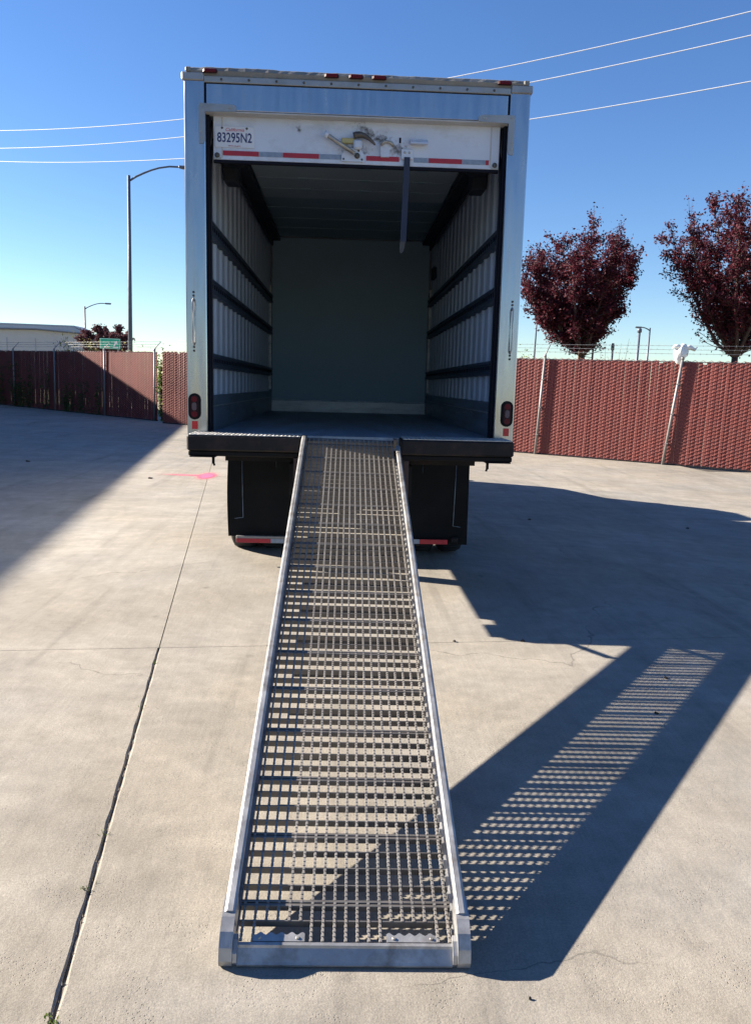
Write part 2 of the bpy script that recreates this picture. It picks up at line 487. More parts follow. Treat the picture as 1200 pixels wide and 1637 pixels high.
def slab(u0, u1, v0, v1, near=False, rough_left=False, rough_right=False):
    """one concrete slab: chamfered rim, slightly ragged along the wide joint"""
    b, h = (.005 if rough_left or rough_right else .0004), .03
    rnd = random.Random(int(u0 * 100) * 7 + int(v0 * 100))

    def outline(inset, z, jit):
        pts = []
        def side(a, c, rough):
            n = 60 if rough else 1
            for i in range(n):
                t = i / n
                p = a + (c - a) * t
                if rough and 0 < i:
                    nrm = Vector(((c - a).y, -(c - a).x, 0)).normalized()
                    p = p - nrm * (jit[i] if jit else 0)
                pts.append(p)
        A = [Vector((u0 + inset, v0 + inset, z)), Vector((u1 - inset, v0 + inset, z)),
             Vector((u1 - inset, v1 - inset, z)), Vector((u0 + inset, v1 - inset, z))]
        side(A[0], A[1], False); side(A[1], A[2], rough_right); side(A[2], A[3], False); side(A[3], A[0], rough_left)
        return pts
    jit = []
    w = 0
    for i in range(60):
        w = .6 * w + rnd.uniform(-.0009, .0009)
        jit.append(w + (rnd.uniform(0, .005) if rnd.random() < .08 else 0))
    rough = rough_left or rough_right
    o0 = outline(0, -h, jit if rough else None); o1 = outline(0, -b, jit if rough else None)
    o2 = outline(b, 0, [j + (.004 if k % 3 == 0 else 0) for k, j in enumerate(jit)] if rough else None)
    n = len(o0)
    mb = MB()
    vs = [ORG + UU * p.x + VV * p.y + Vector((0, 0, p.z)) for p in o0 + o1 + o2]
    fs = [(i, (i + 1) % n, n + (i + 1) % n, n + i) for i in range(n)]
    fs += [(n + i, n + (i + 1) % n, 2 * n + (i + 1) % n, 2 * n + i) for i in range(n)]
    fs.append(tuple(range(2 * n, 3 * n)))
    mb.add(vs, fs)
    mb.build('concrete_slab', M['concrete'], lot)


for j in range(-4, 8):
    for i in range(-6, 6):
        u0, u1, v0, v1 = i * SW, (i + 1) * SW, j * SL, (j + 1) * SL
        c = ORG + UU * (u0 + u1) / 2 + VV * (v0 + v1) / 2
        lim = FA(c.x) if c.x < -6.6 else FB(c.x)
        if c.y > lim + 2.6 or c.x < -28 or c.x > 24 or c.y > 33: continue
        g = .0045 if i != 0 and i != -1 else .005
        gl = gr = .0002
        near = j < 0
        if i == 0: gl = .0046 if near else .0030
        if i == -1: gr = .0046 if near else .0030
        slab(u0 + gl, u1 - gr, v0 + .00015, v1 - .00015, near, near and i == 0, near and i == -1)

# ------------------------------------------------------------------ truck
HD = 1.2421
truck = thing('box_truck', 'white box truck seen from behind with its rear roll-up door open', 'truck',
              (0, 0, HD), (-.0044, -.0139, 0))
T = truck
BL = 5.62                                    # front end of the box
# outer shell
MB().box(-1.25, -1.20, .125, BL, -.12, 2.53, .004).build('side_wall', M['white'], T)
MB().box(1.20, 1.25, .125, BL, -.12, 2.53, .004).build('side_wall', M['white'], T)
MB().box(-1.20, 1.20, BL - .06, BL, -.12, 2.53).build('outer_front_wall', M['white'], T)
MB().box(-1.245, 1.245, .03, BL + .01, 2.533, 2.575, .015).build('roof', M['white'], T)
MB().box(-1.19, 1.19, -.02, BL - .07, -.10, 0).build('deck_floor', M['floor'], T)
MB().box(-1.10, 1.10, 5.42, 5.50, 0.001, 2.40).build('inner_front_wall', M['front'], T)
for s in (-1, 1):
    MB().box(min(s * 1.10, s * 1.15), max(s * 1.10, s * 1.15), 5.34, 5.40, .30, 1.75, .006).build('corner_trim', M['scuff_bright'], T)
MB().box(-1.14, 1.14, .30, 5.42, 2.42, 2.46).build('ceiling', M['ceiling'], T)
for k in range(9):                            # ceiling bows
    y = .55 + k * .6
    MB().box(-1.10, 1.10, y, y + .035, 2.413, 2.419).build('ceiling_bow', M['ceiling'], T)
# corrugated inner walls, one panel after another
PITCH = .30
pm = MB()
prof = [(0, 0), (.19, 0), (.22, .016), (.27, .016), (.30, 0)]
vs, fs = [], []
for y, d in prof:
    vs += [(d, y, 0), (d, y, 2.40)]
for i in range(len(prof) - 1):
    fs.append((2 * i, 2 * i + 2, 2 * i + 3, 2 * i + 1))
pm.add(vs, fs)
panL = pm.mesh('wall_panel', M['inner'], fix=False)
pm2 = MB().add([(-x, y, z) for x, y, z in vs], [f[::-1] for f in fs])
panR = pm2.mesh('wall_panel', M['inner'], fix=False)
k = 0
y = .14
while y < 5.3:
    link('wall_panel', panL, T, (-1.145, y, .28)).scale = (1, 1, .885)
    link('wall_panel', panR, T, (1.145, y, .28)).scale = (1, 1, .885)
    y += PITCH
for s in (-1, 1):
    f = lambda a, b: (min(s * a, s * b), max(s * a, s * b))
    # kick plates
    MB().box(*f(1.105, 1.15), .13, 5.42, .0, .285, .004).build('kick_plate', M['scuff'], T)
    MB().box(*f(1.096, 1.105), .13, 5.42, .195, .205).build('kick_rib', M['scuff_bright'], T)
    rk = random.Random(40 + s)
    for kx in range(9):                       # scrapes left by loads
        ya = rk.uniform(.4, 5.0); za = rk.uniform(.03, .22); ln = rk.uniform(.05, .55); dz = rk.uniform(-.03, .03)
        w = rk.uniform(.003, .012)
        MB().add([(s * 1.1035, ya, za), (s * 1.1035, ya + ln, za + dz), (s * 1.1035, ya + ln * .9, za + dz + w), (s * 1.1035, ya + ln * .1, za + w),
                  (s * 1.106, ya, za), (s * 1.106, ya + ln, za + dz), (s * 1.106, ya + ln * .9, za + dz + w), (s * 1.106, ya + ln * .1, za + w)],
                 [(0, 1, 2, 3), (0, 4, 5, 1), (1, 5, 6, 2), (2, 6, 7, 3), (3, 7, 4, 0)]).build('kick_scrape', M['scuff_bright'], T)
    # logistic rails
    for zt in (1.623, 1.19, .622):
        r = MB()
        prof = [(1.146, zt), (1.095, zt - .012), (1.085, zt - .035), (1.098, zt - .045), (1.098, zt - .085), (1.085, zt - .095),
                (1.095, zt - .118), (1.146, zt - .125)]
        r.prism([(s * a, b) for a, b in prof], 'y', .13, 5.40)
        o = r.build('logistic_rail', M['rail'], T)
        sl = MB()
        q = .25
        while q < 5.3:
            sl.box(*f(1.094, 1.0975), q, q + .045, zt - .080, zt - .050); q += .1
        tag(sl.build('rail_slot', M['seal'], o), kind='stuff')
    # door tracks under the ceiling and down the jamb
    MB().box(*f(.965, 1.09), .42, 5.10, 2.30, 2.345, .004).build('door_track', M['track'], T)
    MB().box(*f(1.06, 1.09), .42, 5.10, 2.235, 2.2995, .004).build('track_flange', M['track'], T)
    pts = [(s * 1.092, .17, 0.0), (s * 1.092, .17, 1.85), (s * 1.092, .20, 2.05), (s * 1.08, .28, 2.2), (s * 1.05, .42, 2.28)]
    MB().tube(pts, .014, 6).build('jamb_track', M['track'], T)
    MB().box(*f(.93, 1.11), .62, .92, 2.16, 2.30, .01).build('track_bracket', M['track'], T)
    MB().box(*f(.99, 1.11), .92, 1.15, 2.06, 2.234, .01).build('track_bracket', M['track'], T)
MB().box(1.06, 1.11, 4.55, 4.75, 1.80, 1.95, .01).build('wall_box', M['track'], T)
MB().box(-1.10, 1.10, 5.395, 5.419, .001, .165).build('front_scuff_plate', M['scuff_bright'], T)
MB().box(-1.10, 1.10, 5.380, 5.3945, .150, .172).build('scuff_plate_rib', M['scuff'], T)

# rear frame
for s in (-1, 1):
    f = lambda a, b: (min(s * a, s * b), max(s * a, s * b))
    post = MB().box(*f(1.098, 1.25), -.004, .12, -.015, 2.545, .007).build('rear_post', M['alu'], T)
    MB().box(*f(1.078, 1.0965), .055, .115, 0, 2.31).build('jamb_seal', M['seal'], T)
    MB().box(*f(1.096, 1.1), -.0065, .02, 2.335, 2.50).build('post_seam', M['seal'], post)
    # grab handle
    h = MB().tube([(s * 1.193, -.006, 1.0), (s * 1.193, -.045, .985), (s * 1.193, -.05, .96), (s * 1.193, -.05, .70),
                   (s * 1.193, -.045, .675), (s * 1.193, -.006, .66)], .0062, 8).build('grab_handle', M['trim'], T)
    for z in (1.045, 1.02, .985, .672, .645, .618):
        MB().lathe([(.0085, 0), (.0085, -.006), (.004, -.009)], 'y', (s * 1.193, -.005, z), 10).build('bolt', M['dark_steel'], h)
    # tail light
    def oval(w, hgt, n=12):
        o = []
        r = w / 2
        for q in range(n + 1):
            t = math.pi * q / n
            o.append((r * math.cos(t), hgt / 2 - r + r * math.sin(t)))
        for q in range(n + 1):
            t = math.pi + math.pi * q / n
            o.append((r * math.cos(t), -hgt / 2 + r + r * math.sin(t)))
        return o
    cx, cz = s * 1.193, .203
    tl = MB().prism([(cx + a, cz + b) for a, b in oval(.092, .198)], 'y', -.016, -.0045).build('tail_light', M['black'], T)
    MB().prism([(cx + a, cz + b) for a, b in oval(.060, .165)], 'y', -.024, -.0165).build('lens', M['dark_lens'], tl)
    MB().prism([(cx + a, cz + b) for a, b in oval(.034, .060)], 'y', -.028, -.0245).build('clear_lens', M['clear_lens'], tl)
    for dz in (-.058, .055):
        MB().prism([(cx + a, cz + dz + b) for a, b in oval(.042, .044)], 'y', -.027, -.0245).build('red_lens', M['red_lens'], tl)
    MB().box(cx - .022, cx + .022, -.0085, -.0045, .032, .092, .001).build('reflector', M['red_refl'], T)
    # corner cap and gusset
    MB().box(*f(1.105, 1.262), -.018, .14, 2.512, 2.566, .006).build('corner_cap', M['alu_dull'], T)
    g = MB()
    g.prism([(s * 1.098, 2.305), (s * .875, 2.312), (s * .875, 2.345), (s * .90, 2.358), (s * 1.135, 2.362), (s * 1.142, 2.34),
             (s * 1.142, 2.09), (s * 1.112, 2.09), (s * 1.0985, 2.11)], 'y', -.0115, -.0045)
    go = g.build('corner_gusset', M['alu_dull'], T)
    for bx, bz in ((1.12, 2.345), (1.127, 2.17), (1.127, 2.13), (.93, 2.335), (.915, 2.335)):
        MB().lathe([(.007, 0), (.006, -.005)], 'y', (s * bx, -.012, bz), 8).build('bolt', M['steel'], go)
MB().box(-1.094, 1.094, -.002, .06, 2.318, 2.50, .006).build('header', M['alu'], T)
MB().box(-1.10, 1.10, -.002, .09, 2.306, 2.3165, .002).build('header_lip', M['trim'], T)
strip = MB().box(-1.104, 1.104, -.012, .05, 2.503, 2.545, .003).build('rivet_strip', M['alu_dull'], T)
for k in range(11):
    x = -.98 + k * 1.96 / 10
    MB().lathe([(.009, 0), (.0085, -.004), (.004, -.007)], 'y', (x, -.012, 2.524), 8).build('rivet', M['dark_steel'], strip)
# ragged roof cap
cp = MB()
rr = random.Random(3)
prev = None
n = 60
top, bot = [], []
for i in range(n + 1):
    x = -1.215 + 2.43 * i / n
    top.append((x, 2.607 + rr.uniform(-.0018, .0018) + (.006 if abs(x + .85) < .25 else 0)))
    bot.append((x, 2.546))
vs, fs = [], []
for (x, z), (_, zb) in zip(top, bot):
    vs += [(x, .0, zb), (x, -.014 + rr.uniform(-.003, .003), (z + zb) / 2), (x, .004, z - .006), (x, .016, z), (x, .10, z - .002), (x, .10, zb)]
for i in range(n):
    for q in range(6):
        fs.append((i * 6 + q, (i + 1) * 6 + q, (i + 1) * 6 + (q + 1) % 6, i * 6 + (q + 1) % 6))
fs += [tuple(range(6)), tuple(range(n * 6, n * 6 + 6))]
cp.add(vs, fs).build('roof_cap', M['cap'], T)
tr = MB()
for s in (-1, 1):
    tr.box(min(s * 1.195, s * 1.235), max(s * 1.195, s * 1.235), -.02, .12, 2.567, 2.600, .006)
tr.build('roof_cap_end', M['cap'], T)
for x in (-1.058, -.195, -.02, .146, 1.052):
    ml = MB().box(x - .052, x + .052, -.030, -.012, 2.558, 2.590, .008).build('marker_light', M['dark_lens'], T)
    MB().box(x - .042, x + .042, -.037, -.0305, 2.563, 2.586, .006).build('lens', M['red_lens'], ml)

# roll-up door: bottom panel hangs in view, the rest lies under the ceiling
door = MB().box(-1.055, 1.055, .085, .11, 2.008, 2.40, .003).build('roll_up_door', M['white'], T)
MB().box(-1.055, 1.055, .083, .115, 1.985, 2.0075, .004).build('bottom_seal', M['seal'], door)
for q in range(6):
    MB().box(-.955, .955, .30 + q * .42, .30 + q * .42 + .412, 2.356, 2.38, .003).build('door_panel', M['doorback'], T)
    if q < 5:
        for hx in (-.5, .1, .62):
            MB().box(hx - .05, hx + .05, .30 + q * .42 + .39, .30 + q * .42 + .44, 2.347, 2.3555).build('panel_hinge', M['ceiling'], T)
for x in (-.99, .99):
    MB().box(x - .004, x + .004, .0815, .0848, 2.02, 2.30).build('panel_crease', M['trim'], door)
for x in (-1.026, 1.024):
    MB().lathe([(.019, 0), (.019, -.008), (.011, -.014)], 'y', (x, .084, 2.036), 8).build('bolt', M['dark_steel'], door)
    MB().box(x - .028, x + .028, .079, .0845, 2.012, 2.022).build('roller_bracket', M['steel'], door)
tape = [(-.99, -.721, 'red_tape'), (-.721, -.548, 'silver_tape'), (-.548, -.28, 'red_tape'), (-.28, -.115, 'silver_tape'),
        (.066, .312, 'red_tape'), (.418, .53, 'silver_tape'), (.53, .781, 'red_tape'), (.781, .954, 'silver_tape'), (.954, .981, 'red_tape')]
dz = 0
for a, b, mm in tape:
    MB().box(a + .001, b - .001, .0825, .0849, 2.037, 2.071).build('reflective_tape', M[mm], door)
# licence plate
lp = MB().box(-1.043, -.756, .0785, .0815, 2.092, 2.238, .002).build('licence_plate', M['plate'], T)
tag(lp, 'white licence plate with dark blue characters')
RX = (R(90), 0, 0)
o = link('plate_number', text_mesh('83295N2', .092, M['plate_blue'], 'plate_number', bold=.0012, width=.252), lp)
o.location = (-.899, .0778, 2.157); o.rotation_euler = RX; o.scale = (1, 1.0, 1)
o = link('plate_state', text_mesh('California', .032, M['plate_red'], 'plate_state', shear=.3, width=.135), lp)
o.location = (-.899, .0778, 2.214); o.rotation_euler = RX
o = link('plate_footer', text_mesh('dmv.ca.gov', .014, M['plate_red'], 'plate_footer', width=.09), lp)
o.location = (-.899, .0778, 2.104); o.rotation_euler = RX
for x in (-.99, -.81):
    MB().lathe([(.009, 0), (.006, -.005)], 'y', (x, .0784, 2.226), 8).build('plate_bolt', M['dark_steel'], lp)
# latch
la = MB().prism([(-.115, 2.024), (.052, 2.024), (.052, 2.075), (.020, 2.118), (-.085, 2.118), (-.115, 2.07)], 'y', .070, .0845).build('latch_plate', M['white'], T)
MB().tube([(-.232, .045, 2.196), (-.21, .04, 2.186), (-.02, .04, 2.072)], [.019, .016, .014], 10).build('latch_lever', M['steel'], la)
MB().tube([(-.243, .045, 2.203), (-.213, .045, 2.188)], .024, 10).build('lever_knob', M['white'], la)
MB().lathe([(.020, 0), (.020, -.012), (.010, -.02)], 'y', (.0, .068, 2.063), 10).build('pivot', M['dark_steel'], la)
claw = []
for q in range(9):
    t = q / 8
    claw.append((-.03 + .16 * t, .045, 2.165 + .045 * math.sin(math.pi * (.25 + .62 * t)) - .045 * t * t))
MB().tube(claw, [.022, .024, .024, .022, .019, .016, .013, .01, .006], 8).build('hook', M['dark_steel'], la)
MB().box(-.03, .035, .035, .069, 2.105, 2.172, .012).build('latch_block', M['white'], la)
MB().box(-.118, -.012, .06, .0845, 2.148, 2.185, .004).build('latch_tag', M['brass'], la)
# strap anchor, slot, hand hold
an = MB().prism([(.175, 2.062), (.235, 2.062), (.240, 2.11), (.262, 2.13), (.25, 2.158), (.20, 2.165), (.168, 2.145)], 'y', .058, .0845).build('hasp', M['white'], T)
MB().tube([(.17, .05, 2.14), (.20, .042, 2.165), (.24, .042, 2.16), (.268, .05, 2.135)], .011, 8).build('hasp_loop', M['steel'], an)
MB().box(.308, .322, .0815, .0845, 2.168, 2.206).build('slot', M['seal'], door)
st = MB().box(.325, .412, .070, .0845, 2.055, 2.125, .004).build('strap_anchor', M['white'], T)
for x in (.352, .385):
    MB().lathe([(.009, 0), (.005, -.006)], 'y', (x, .069, 2.10), 8).build('bolt', M['steel'], st)
MB().prism([(.06, 2.160), (.018, 2.152), (.020, 2.162), (.058, 2.190), (.0845, 2.195), (.0845, 2.160)], 'x', .388, .515).build('hand_hold', M['white'], T)
sp = MB()
svs = []
n = 24
for i in range(n + 1):
    t = i / n
    z = 2.068 - t * .60
    tw = .04 * math.sin(t * 5) + .02
    cx = .370 - .012 * t
    cy = .066 + .004 * math.sin(t * 3)
    w = .022
    for a, b in ((-w, -.0012), (w, -.0012), (w, .0012), (-w, .0012)):
        svs.append((cx + a * math.cos(tw) - b * math.sin(tw), cy + a * math.sin(tw) + b * math.cos(tw), z))
sfs = [(i * 4 + q, i * 4 + (q + 1) % 4, (i + 1) * 4 + (q + 1) % 4, (i + 1) * 4 + q) for i in range(n) for q in range(4)]
sfs += [(0, 1, 2, 3), (n * 4, n * 4 + 1, n * 4 + 2, n * 4 + 3)]
ps = sp.add(svs, sfs).build('pull_strap', M['strap'], T)
se = []
for i, (z, xl, xr) in enumerate(((1.50, .336, .378), (1.44, .334, .372), (1.40, .333, .362), (1.385, .338, .352))):
    se += [(xl, .070, z), (xr, .070, z), (xr, .0725, z), (xl, .0725, z)]
MB().add(se, [(i * 4 + q, i * 4 + (q + 1) % 4, (i + 1) * 4 + (q + 1) % 4, (i + 1) * 4 + q) for i in range(3) for q in range(4)] +
         [(0, 1, 2, 3), (12, 13, 14, 15)]).build('strap_end', M['strap_end'], ps)


def splat(name, m, parent, loc, w, h, rot, shape, n=30):
    """thin film of grime or paint whose cover fades out irregularly"""
    pv, pf, cv = [], [], []
    for j in range(n + 1):
        for i in range(n + 1):
            u, v = 2 * i / n - 1, 2 * j / n - 1
            pv.append((u * w, v * h, 0)); cv.append(shape(u, v))
    for j in range(n):
        for i in range(n):
            q = j * (n + 1) + i
            pf.append((q, q + 1, q + n + 2, q + n + 1))
    me = bpy.data.meshes.new(name)
    me.from_pydata(pv, [], pf); me.materials.append(m)
    me.attributes.new('cover', 'FLOAT', 'POINT').data.foreach_set('value', cv)
    o = link(name, me, parent, loc); o.rotation_euler = rot
    return o


for (x, z, w, h, a) in ((.08, 2.235, .16, .05, .5), (.17, 2.19, .10, .05, -.3), (-.02, 2.10, .16, .08, 0), (.30, 2.12, .12, .08, .2), (-.43, 2.24, .03, .04, 0)):
    splat('grime', M['grime'], door, (x, .0838, z), w, h, (R(90), 0, 0) if not a else (R(90), a, 0), lambda u, v: .38 * math.exp(-2.4 * (u * u + v * v)))
for bx, bz in ((-.10, 2.04), (.035, 2.04), (-.08, 2.105), (.01, 2.10)):
    MB().lathe([(.008, 0), (.005, -.005)], 'y', (bx, .0695, bz), 8).build('bolt', M['dark_steel'], la)

# rear step bumper in two halves, the ramp comes out between them
for s in (-1, 1):
    f = lambda a, b: (min(s * a, s * b), max(s * a, s * b))
    bp = MB().box(*f(.365, 1.195), -.33, -.006, -.105, .008, .012).build('step_bumper', M['bumper'], T)
    MB().box(*f(.375, 1.190), -.300, -.02, -.146, -.1065, .008).build('bumper_lower', M['black'], bp)
    MB().box(*f(.99, 1.18), -.315, -.05, -.154, -.1465, .004).build('bumper_end', M['black'], bp)
    tp = MB().box(*f(.375, 1.185), -.318, -.02, .0085, .0125).build('tread_plate', M['treadplate'], bp)
    tt = MB()
    for a in range(27):
        x = .39 + a * .03
        for b in range(10):
            y = -.31 + b * .03
            d = .008 if (a + b) % 2 else -.008
            tt.tube([(s * x - .008, y - d, .013), (s * x + .008, y + d, .013)], .003, 4)
    tag(tt.build('tread_bar', M['treadplate'], bp), kind='stuff')
    MB().box(*f(1.00, 1.018), -.30, -.28, -.20, -.1545).build('drain_stub', M['black'], bp)
    MB().tube([(s * 1.01, -.29, -.19), (s * 1.00, -.29, -.215)], .008, 6).build('chain_stub', M['black'], bp)
    MB().box(*f(.385, .425), -.30, -.20, -.50, -.1465, .005).build('ramp_guide', M['rust'], T)
    MB().box(*f(.372, .384), -.25, 1.6, -.42, -.19).build('ramp_channel', M['chassis'], T)
    # mud flap with moulded border
    zb = -.985 if s < 0 else -1.03
    fl = MB()
    vs, fs = [], []
    nx, nz = 8, 10
    for kk in (0, 1):
        for i in range(nx + 1):
            for j in range(nz + 1):
                a = i / nx; b = j / nz
                x = .50 + .585 * a
                z = -.20 + (zb + .20) * b
                y = 1.0 + .02 * kk + .035 * b * math.sin(a * 3.1) - .02 * b
                if s < 0: x += .012 * math.sin(b * 3.1) * a
                vs.append((s * x, y, z))
    m_ = (nx + 1) * (nz + 1)
    for i in range(nx):
        for j in range(nz):
            q = (i * (nz + 1) + j, (i + 1) * (nz + 1) + j, (i + 1) * (nz + 1) + j + 1, i * (nz + 1) + j + 1)
            fs += [q, tuple(m_ + t for t in q[::-1])]
    fo = fl.add(vs, fs, True).build('mud_flap', M['flap'], T)
    bd = MB()
    bd.tube([(s * .965, 1.0, -.22), (s * .960, .998, -.60), (s * .955, 1.0, zb + .17), (s * 1.075, .995, zb + .155)], .004, 5)
    bd.tube([(s * .66, 1.0, -.25), (s * .66, 1.02, zb + .17), (s * .54, 1.02, zb + .17)], .003, 5)
    bd.build('flap_border', M['scuff'], fo)
    # conspicuity bar under the flap
    if s < 0:
        br = MB().box(-1.01, -.49, .93, .96, -1.035, -.972, .004).build('tape_bar', M['galv'], T)
        MB().box(-1.008, -.70, .926, .9298, -1.033, -.995).build('reflective_tape', M['red_tape'], br)
        MB().box(-.699, -.49, .926, .9298, -1.033, -.995).build('reflective_tape', M['silver_tape'], br)
    else:
        br = MB().box(.49, .90, .93, .96, -1.02, -.972, .004).build('tape_bar', M['chassis'], T)
        MB().box(.49, .645, .926, .9298, -1.018, -.976).build('reflective_tape', M['silver_tape'], br)
        MB().box(.646, .90, .926, .9298, -1.018, -.976).build('reflective_tape', M['red_tape'], br)
        MB().box(.93, 1.00, .94, .97, -1.01, -.955, .01).build('tape_bar_end', M['chassis'], T)
MB().box(-.36, .36, -.02, .0, -.30, -.11).build('ramp_mouth_beam', M['chassis'], T)
for s in (-1, 1):
    MB().box(s * .44 - .035, s * .44 + .035, -.0, 8.0, -.46, -.22).build('frame_rail', M['chassis'], T)
for k in range(13):
    MB().box(-.98, .98, .10 + k * .45, .15 + k * .45, -.215, -.105).build('cross_member', M['chassis'], T)


def wheel(x, y, w):
    c = (x, y, -.762)
    rad = .478
    h = w / 2
    t = MB().lathe([(.27, -h * .8), (.36, -h), (.43, -h), (.468, -h * .82), (rad, -h * .55), (rad, h * .55), (.468, h * .82),
                    (.43, h), (.36, h), (.27, h * .8), (.27, -h * .8)][:10], 'x', c, 36)
    o = t.build('wheel', M['tyre'], T)
    tag(o)
    MB().lathe([(.268, -h * .7), (.25, -h * .75), (.20, -h * .2), (.10, -h * .1), (.10, h * .1), (.20, h * .2), (.25, h * .75), (.268, h * .7)],
               'x', c, 24).build('rim', M['rim'], o)
    tb = MB()
    for q in range(40):
        a = 2 * math.pi * q / 40
        p = Vector((x, y + (rad + .001) * math.cos(a), c[2] + (rad + .001) * math.sin(a)))
        tb.tube([p + Vector((-h * .6, 0, 0)), p + Vector((h * .6, 0, 0))], .007, 4)
    tag(tb.build('tread', M['tyre'], o), kind='stuff')


for s in (-1, 1):
    wheel(s * 1.015, 1.78, .24); wheel(s * .735, 1.78, .24); wheel(s * 1.0, 6.55, .25)
MB().tube([(-1.0, 1.78, -.762), (-.15, 1.78, -.762), (0, 1.78, -.762), (.15, 1.78, -.762), (1.0, 1.78, -.762)],
          [.07, .08, .19, .08, .07], 14).build('rear_axle', M['chassis'], T)
MB().tube([(-.95, 6.55, -.80), (.95, 6.55, -.80)], .06, 10).build('front_axle', M['chassis'], T)
MB().box(.55, 1.05, 3.0, 4.3, -.80, -.30, .05).build('fuel_tank', M['alu_dull'], T)
MB().box(-1.0, -.55, 3.2, 3.9, -.75, -.30, .03).build('battery_box', M['chassis'], T)
# cab
cab = MB()
prof = [(5.75, -.75), (5.75, .98), (5.95, 1.12), (6.55, 1.12), (6.80, 1.0), (7.22, .34), (8.02, .14), (8.16, -.02), (8.20, -.62), (7.10, -.70), (7.02, -.40),
        (6.80, -.24), (6.30, -.24), (6.08, -.40), (6.0, -.75)]
cab.prism(prof, 'x', -1.02, 1.02)
cb = cab.build('cab', M['white'], T)
for s in (-1, 1):
    f = lambda a, b: (min(s * a, s * b), max(s * a, s * b))
    MB().prism([(5.98, .35), (5.98, .92), (6.62, .92), (7.02, .35)], 'x', *f(1.0205, 1.026)).build('side_window', M['glass'], cb)
    MB().box(*f(.62, .95), 8.16, 8.215, -.34, -.14, .02).build('headlight', M['clear_lens'], cb)
    MB().box(*f(1.08, 1.22), 6.90, 6.98, .25, .62, .02).build('mirror', M['black'], cb)
    MB().tube([(s * 1.02, 6.85, .30), (s * 1.12, 6.93, .34)], .012, 6).build('mirror_arm', M['black'], cb)
    MB().box(*f(1.021, 1.04), 6.05, 6.17, .16, .20, .004).build('door_handle', M['black'], cb)
MB().add([(-.92, 6.845, .955), (.92, 6.845, .955), (.95, 7.205, .40), (-.95, 7.205, .40), (-.92, 6.82, .935), (.92, 6.82, .935), (.95, 7.18, .38), (-.95, 7.18, .38)],
         [(0, 1, 2, 3), (7, 6, 5, 4), (0, 4, 5, 1), (1, 5, 6, 2), (2, 6, 7, 3), (3, 7, 4, 0)]).build('windshield', M['glass'], cb)
MB().box(-.55, .55, 8.17, 8.22, -.50, -.12, .02).build('grille', M['black'], cb)
MB().box(-1.12, 1.12, 8.20, 8.36, -.86, -.62, .03).build('front_bumper', M['chassis'], cb)

# ------------------------------------------------------------------ loading ramp
SLOPE = math.atan2(1.157, 3.81)
ramp = thing('loading_ramp', 'long aluminium grated ramp resting from the truck deck to the concrete', 'ramp',
             (-.009, -4.085, 0), (SLOPE, 0, 0))
RL = 4.11                                     # grating reaches up between the bumper halves
GT = .046                                     # top of the grating
for s in (-1, 1):
    f = lambda a, b: (min(s * a, s * b), max(s * a, s * b))
    prof = [(.354, .006), (.357, .016), (.357, .090), (.354, .100), (.347, .104), (.330, .104), (.324, .100), (.322, .094), (.324, .088), (.334, .086),
            (.336, .080), (.336, .020), (.318, .016), (.317, .006), (.320, .004), (.350, .004)]
    r = MB().prism([(s * a, b) for a, b in prof], 'y', .10, 3.985 if s < 0 else 3.86)
    ro = r.build('side_rail', M['ramp_alu'], ramp)
    tag(ro)
    # cast end block
    e = MB()
    prof = [(.004, .0), (.16, .0), (.16, .099), (.085, .099), (.045, .088), (.012, .062), (-.006, .030), (-.004, .008)]
    e.prism(prof, 'x', *f(.322, .3595))
    e.prism([(.004, .0), (.060, .0), (.060, .060), (.04, .062), (.008, .044), (-.003, .02)], 'x', *f(.309, .3215))
    e.build('rail_end', M['ramp_alu'], ramp)
    for k in range(4):
        MB().lathe([(.007, 0), (.006, s * .004)], 'x', (s * .3572, .20 + k * .09, .055), 8).build('rivet', M['dark_steel'], ro)
# foot plate
fp = MB().prism([(.004, .001), (-.003, .006), (-.004, .014), (.002, .018), (.030, GT - .006), (.034, GT + .001), (.043, GT + .001), (.047, GT - .004), (.047, .010), (.02, .001)], 'x', -.3085, .3085)
fp.build('foot_plate', M['ramp_alu'], ramp)
mem_y = []
k = 0
PT = .2535
while .172 + PT * k < RL - .03:
    mem_y.append(.172 + PT * k); k += 1
mm = MB()
W2 = .3165
mm.box(-W2, W2, -.011, -.002, GT - .022, GT + .001, .001)
mm.box(-W2, W2, .002, .011, GT - .022, GT + .001, .001)
mm.box(-W2, W2, -.0019, .0019, GT - .020, GT - .005)
mem = mm.mesh('cross_member', M['ramp_bar'])
for y in mem_y:
    link('cross_member', mem, ramp, (0, y, 0))
ubm = MB().box(-.245, .325, -.010, .010, GT - .074, GT - .054, .003).mesh('under_beam', M['ramp_under'])
for y in mem_y[2:]:
    link('under_beam', ubm, ramp, (0, y - .078, 0))
cbm = MB().box(-W2, W2, -.0022, .0022, GT - .026, GT + .0003, .0006).mesh('cross_bar', M['ramp_bar'])
ys = [.113]
for i, y in enumerate(mem_y):
    for q in (1, 2, 3):
        if y + q * PT / 4 < RL - .01: ys.append(y + q * PT / 4)
for y in ys:
    link('cross_bar', cbm, ramp, (0, y, 0))


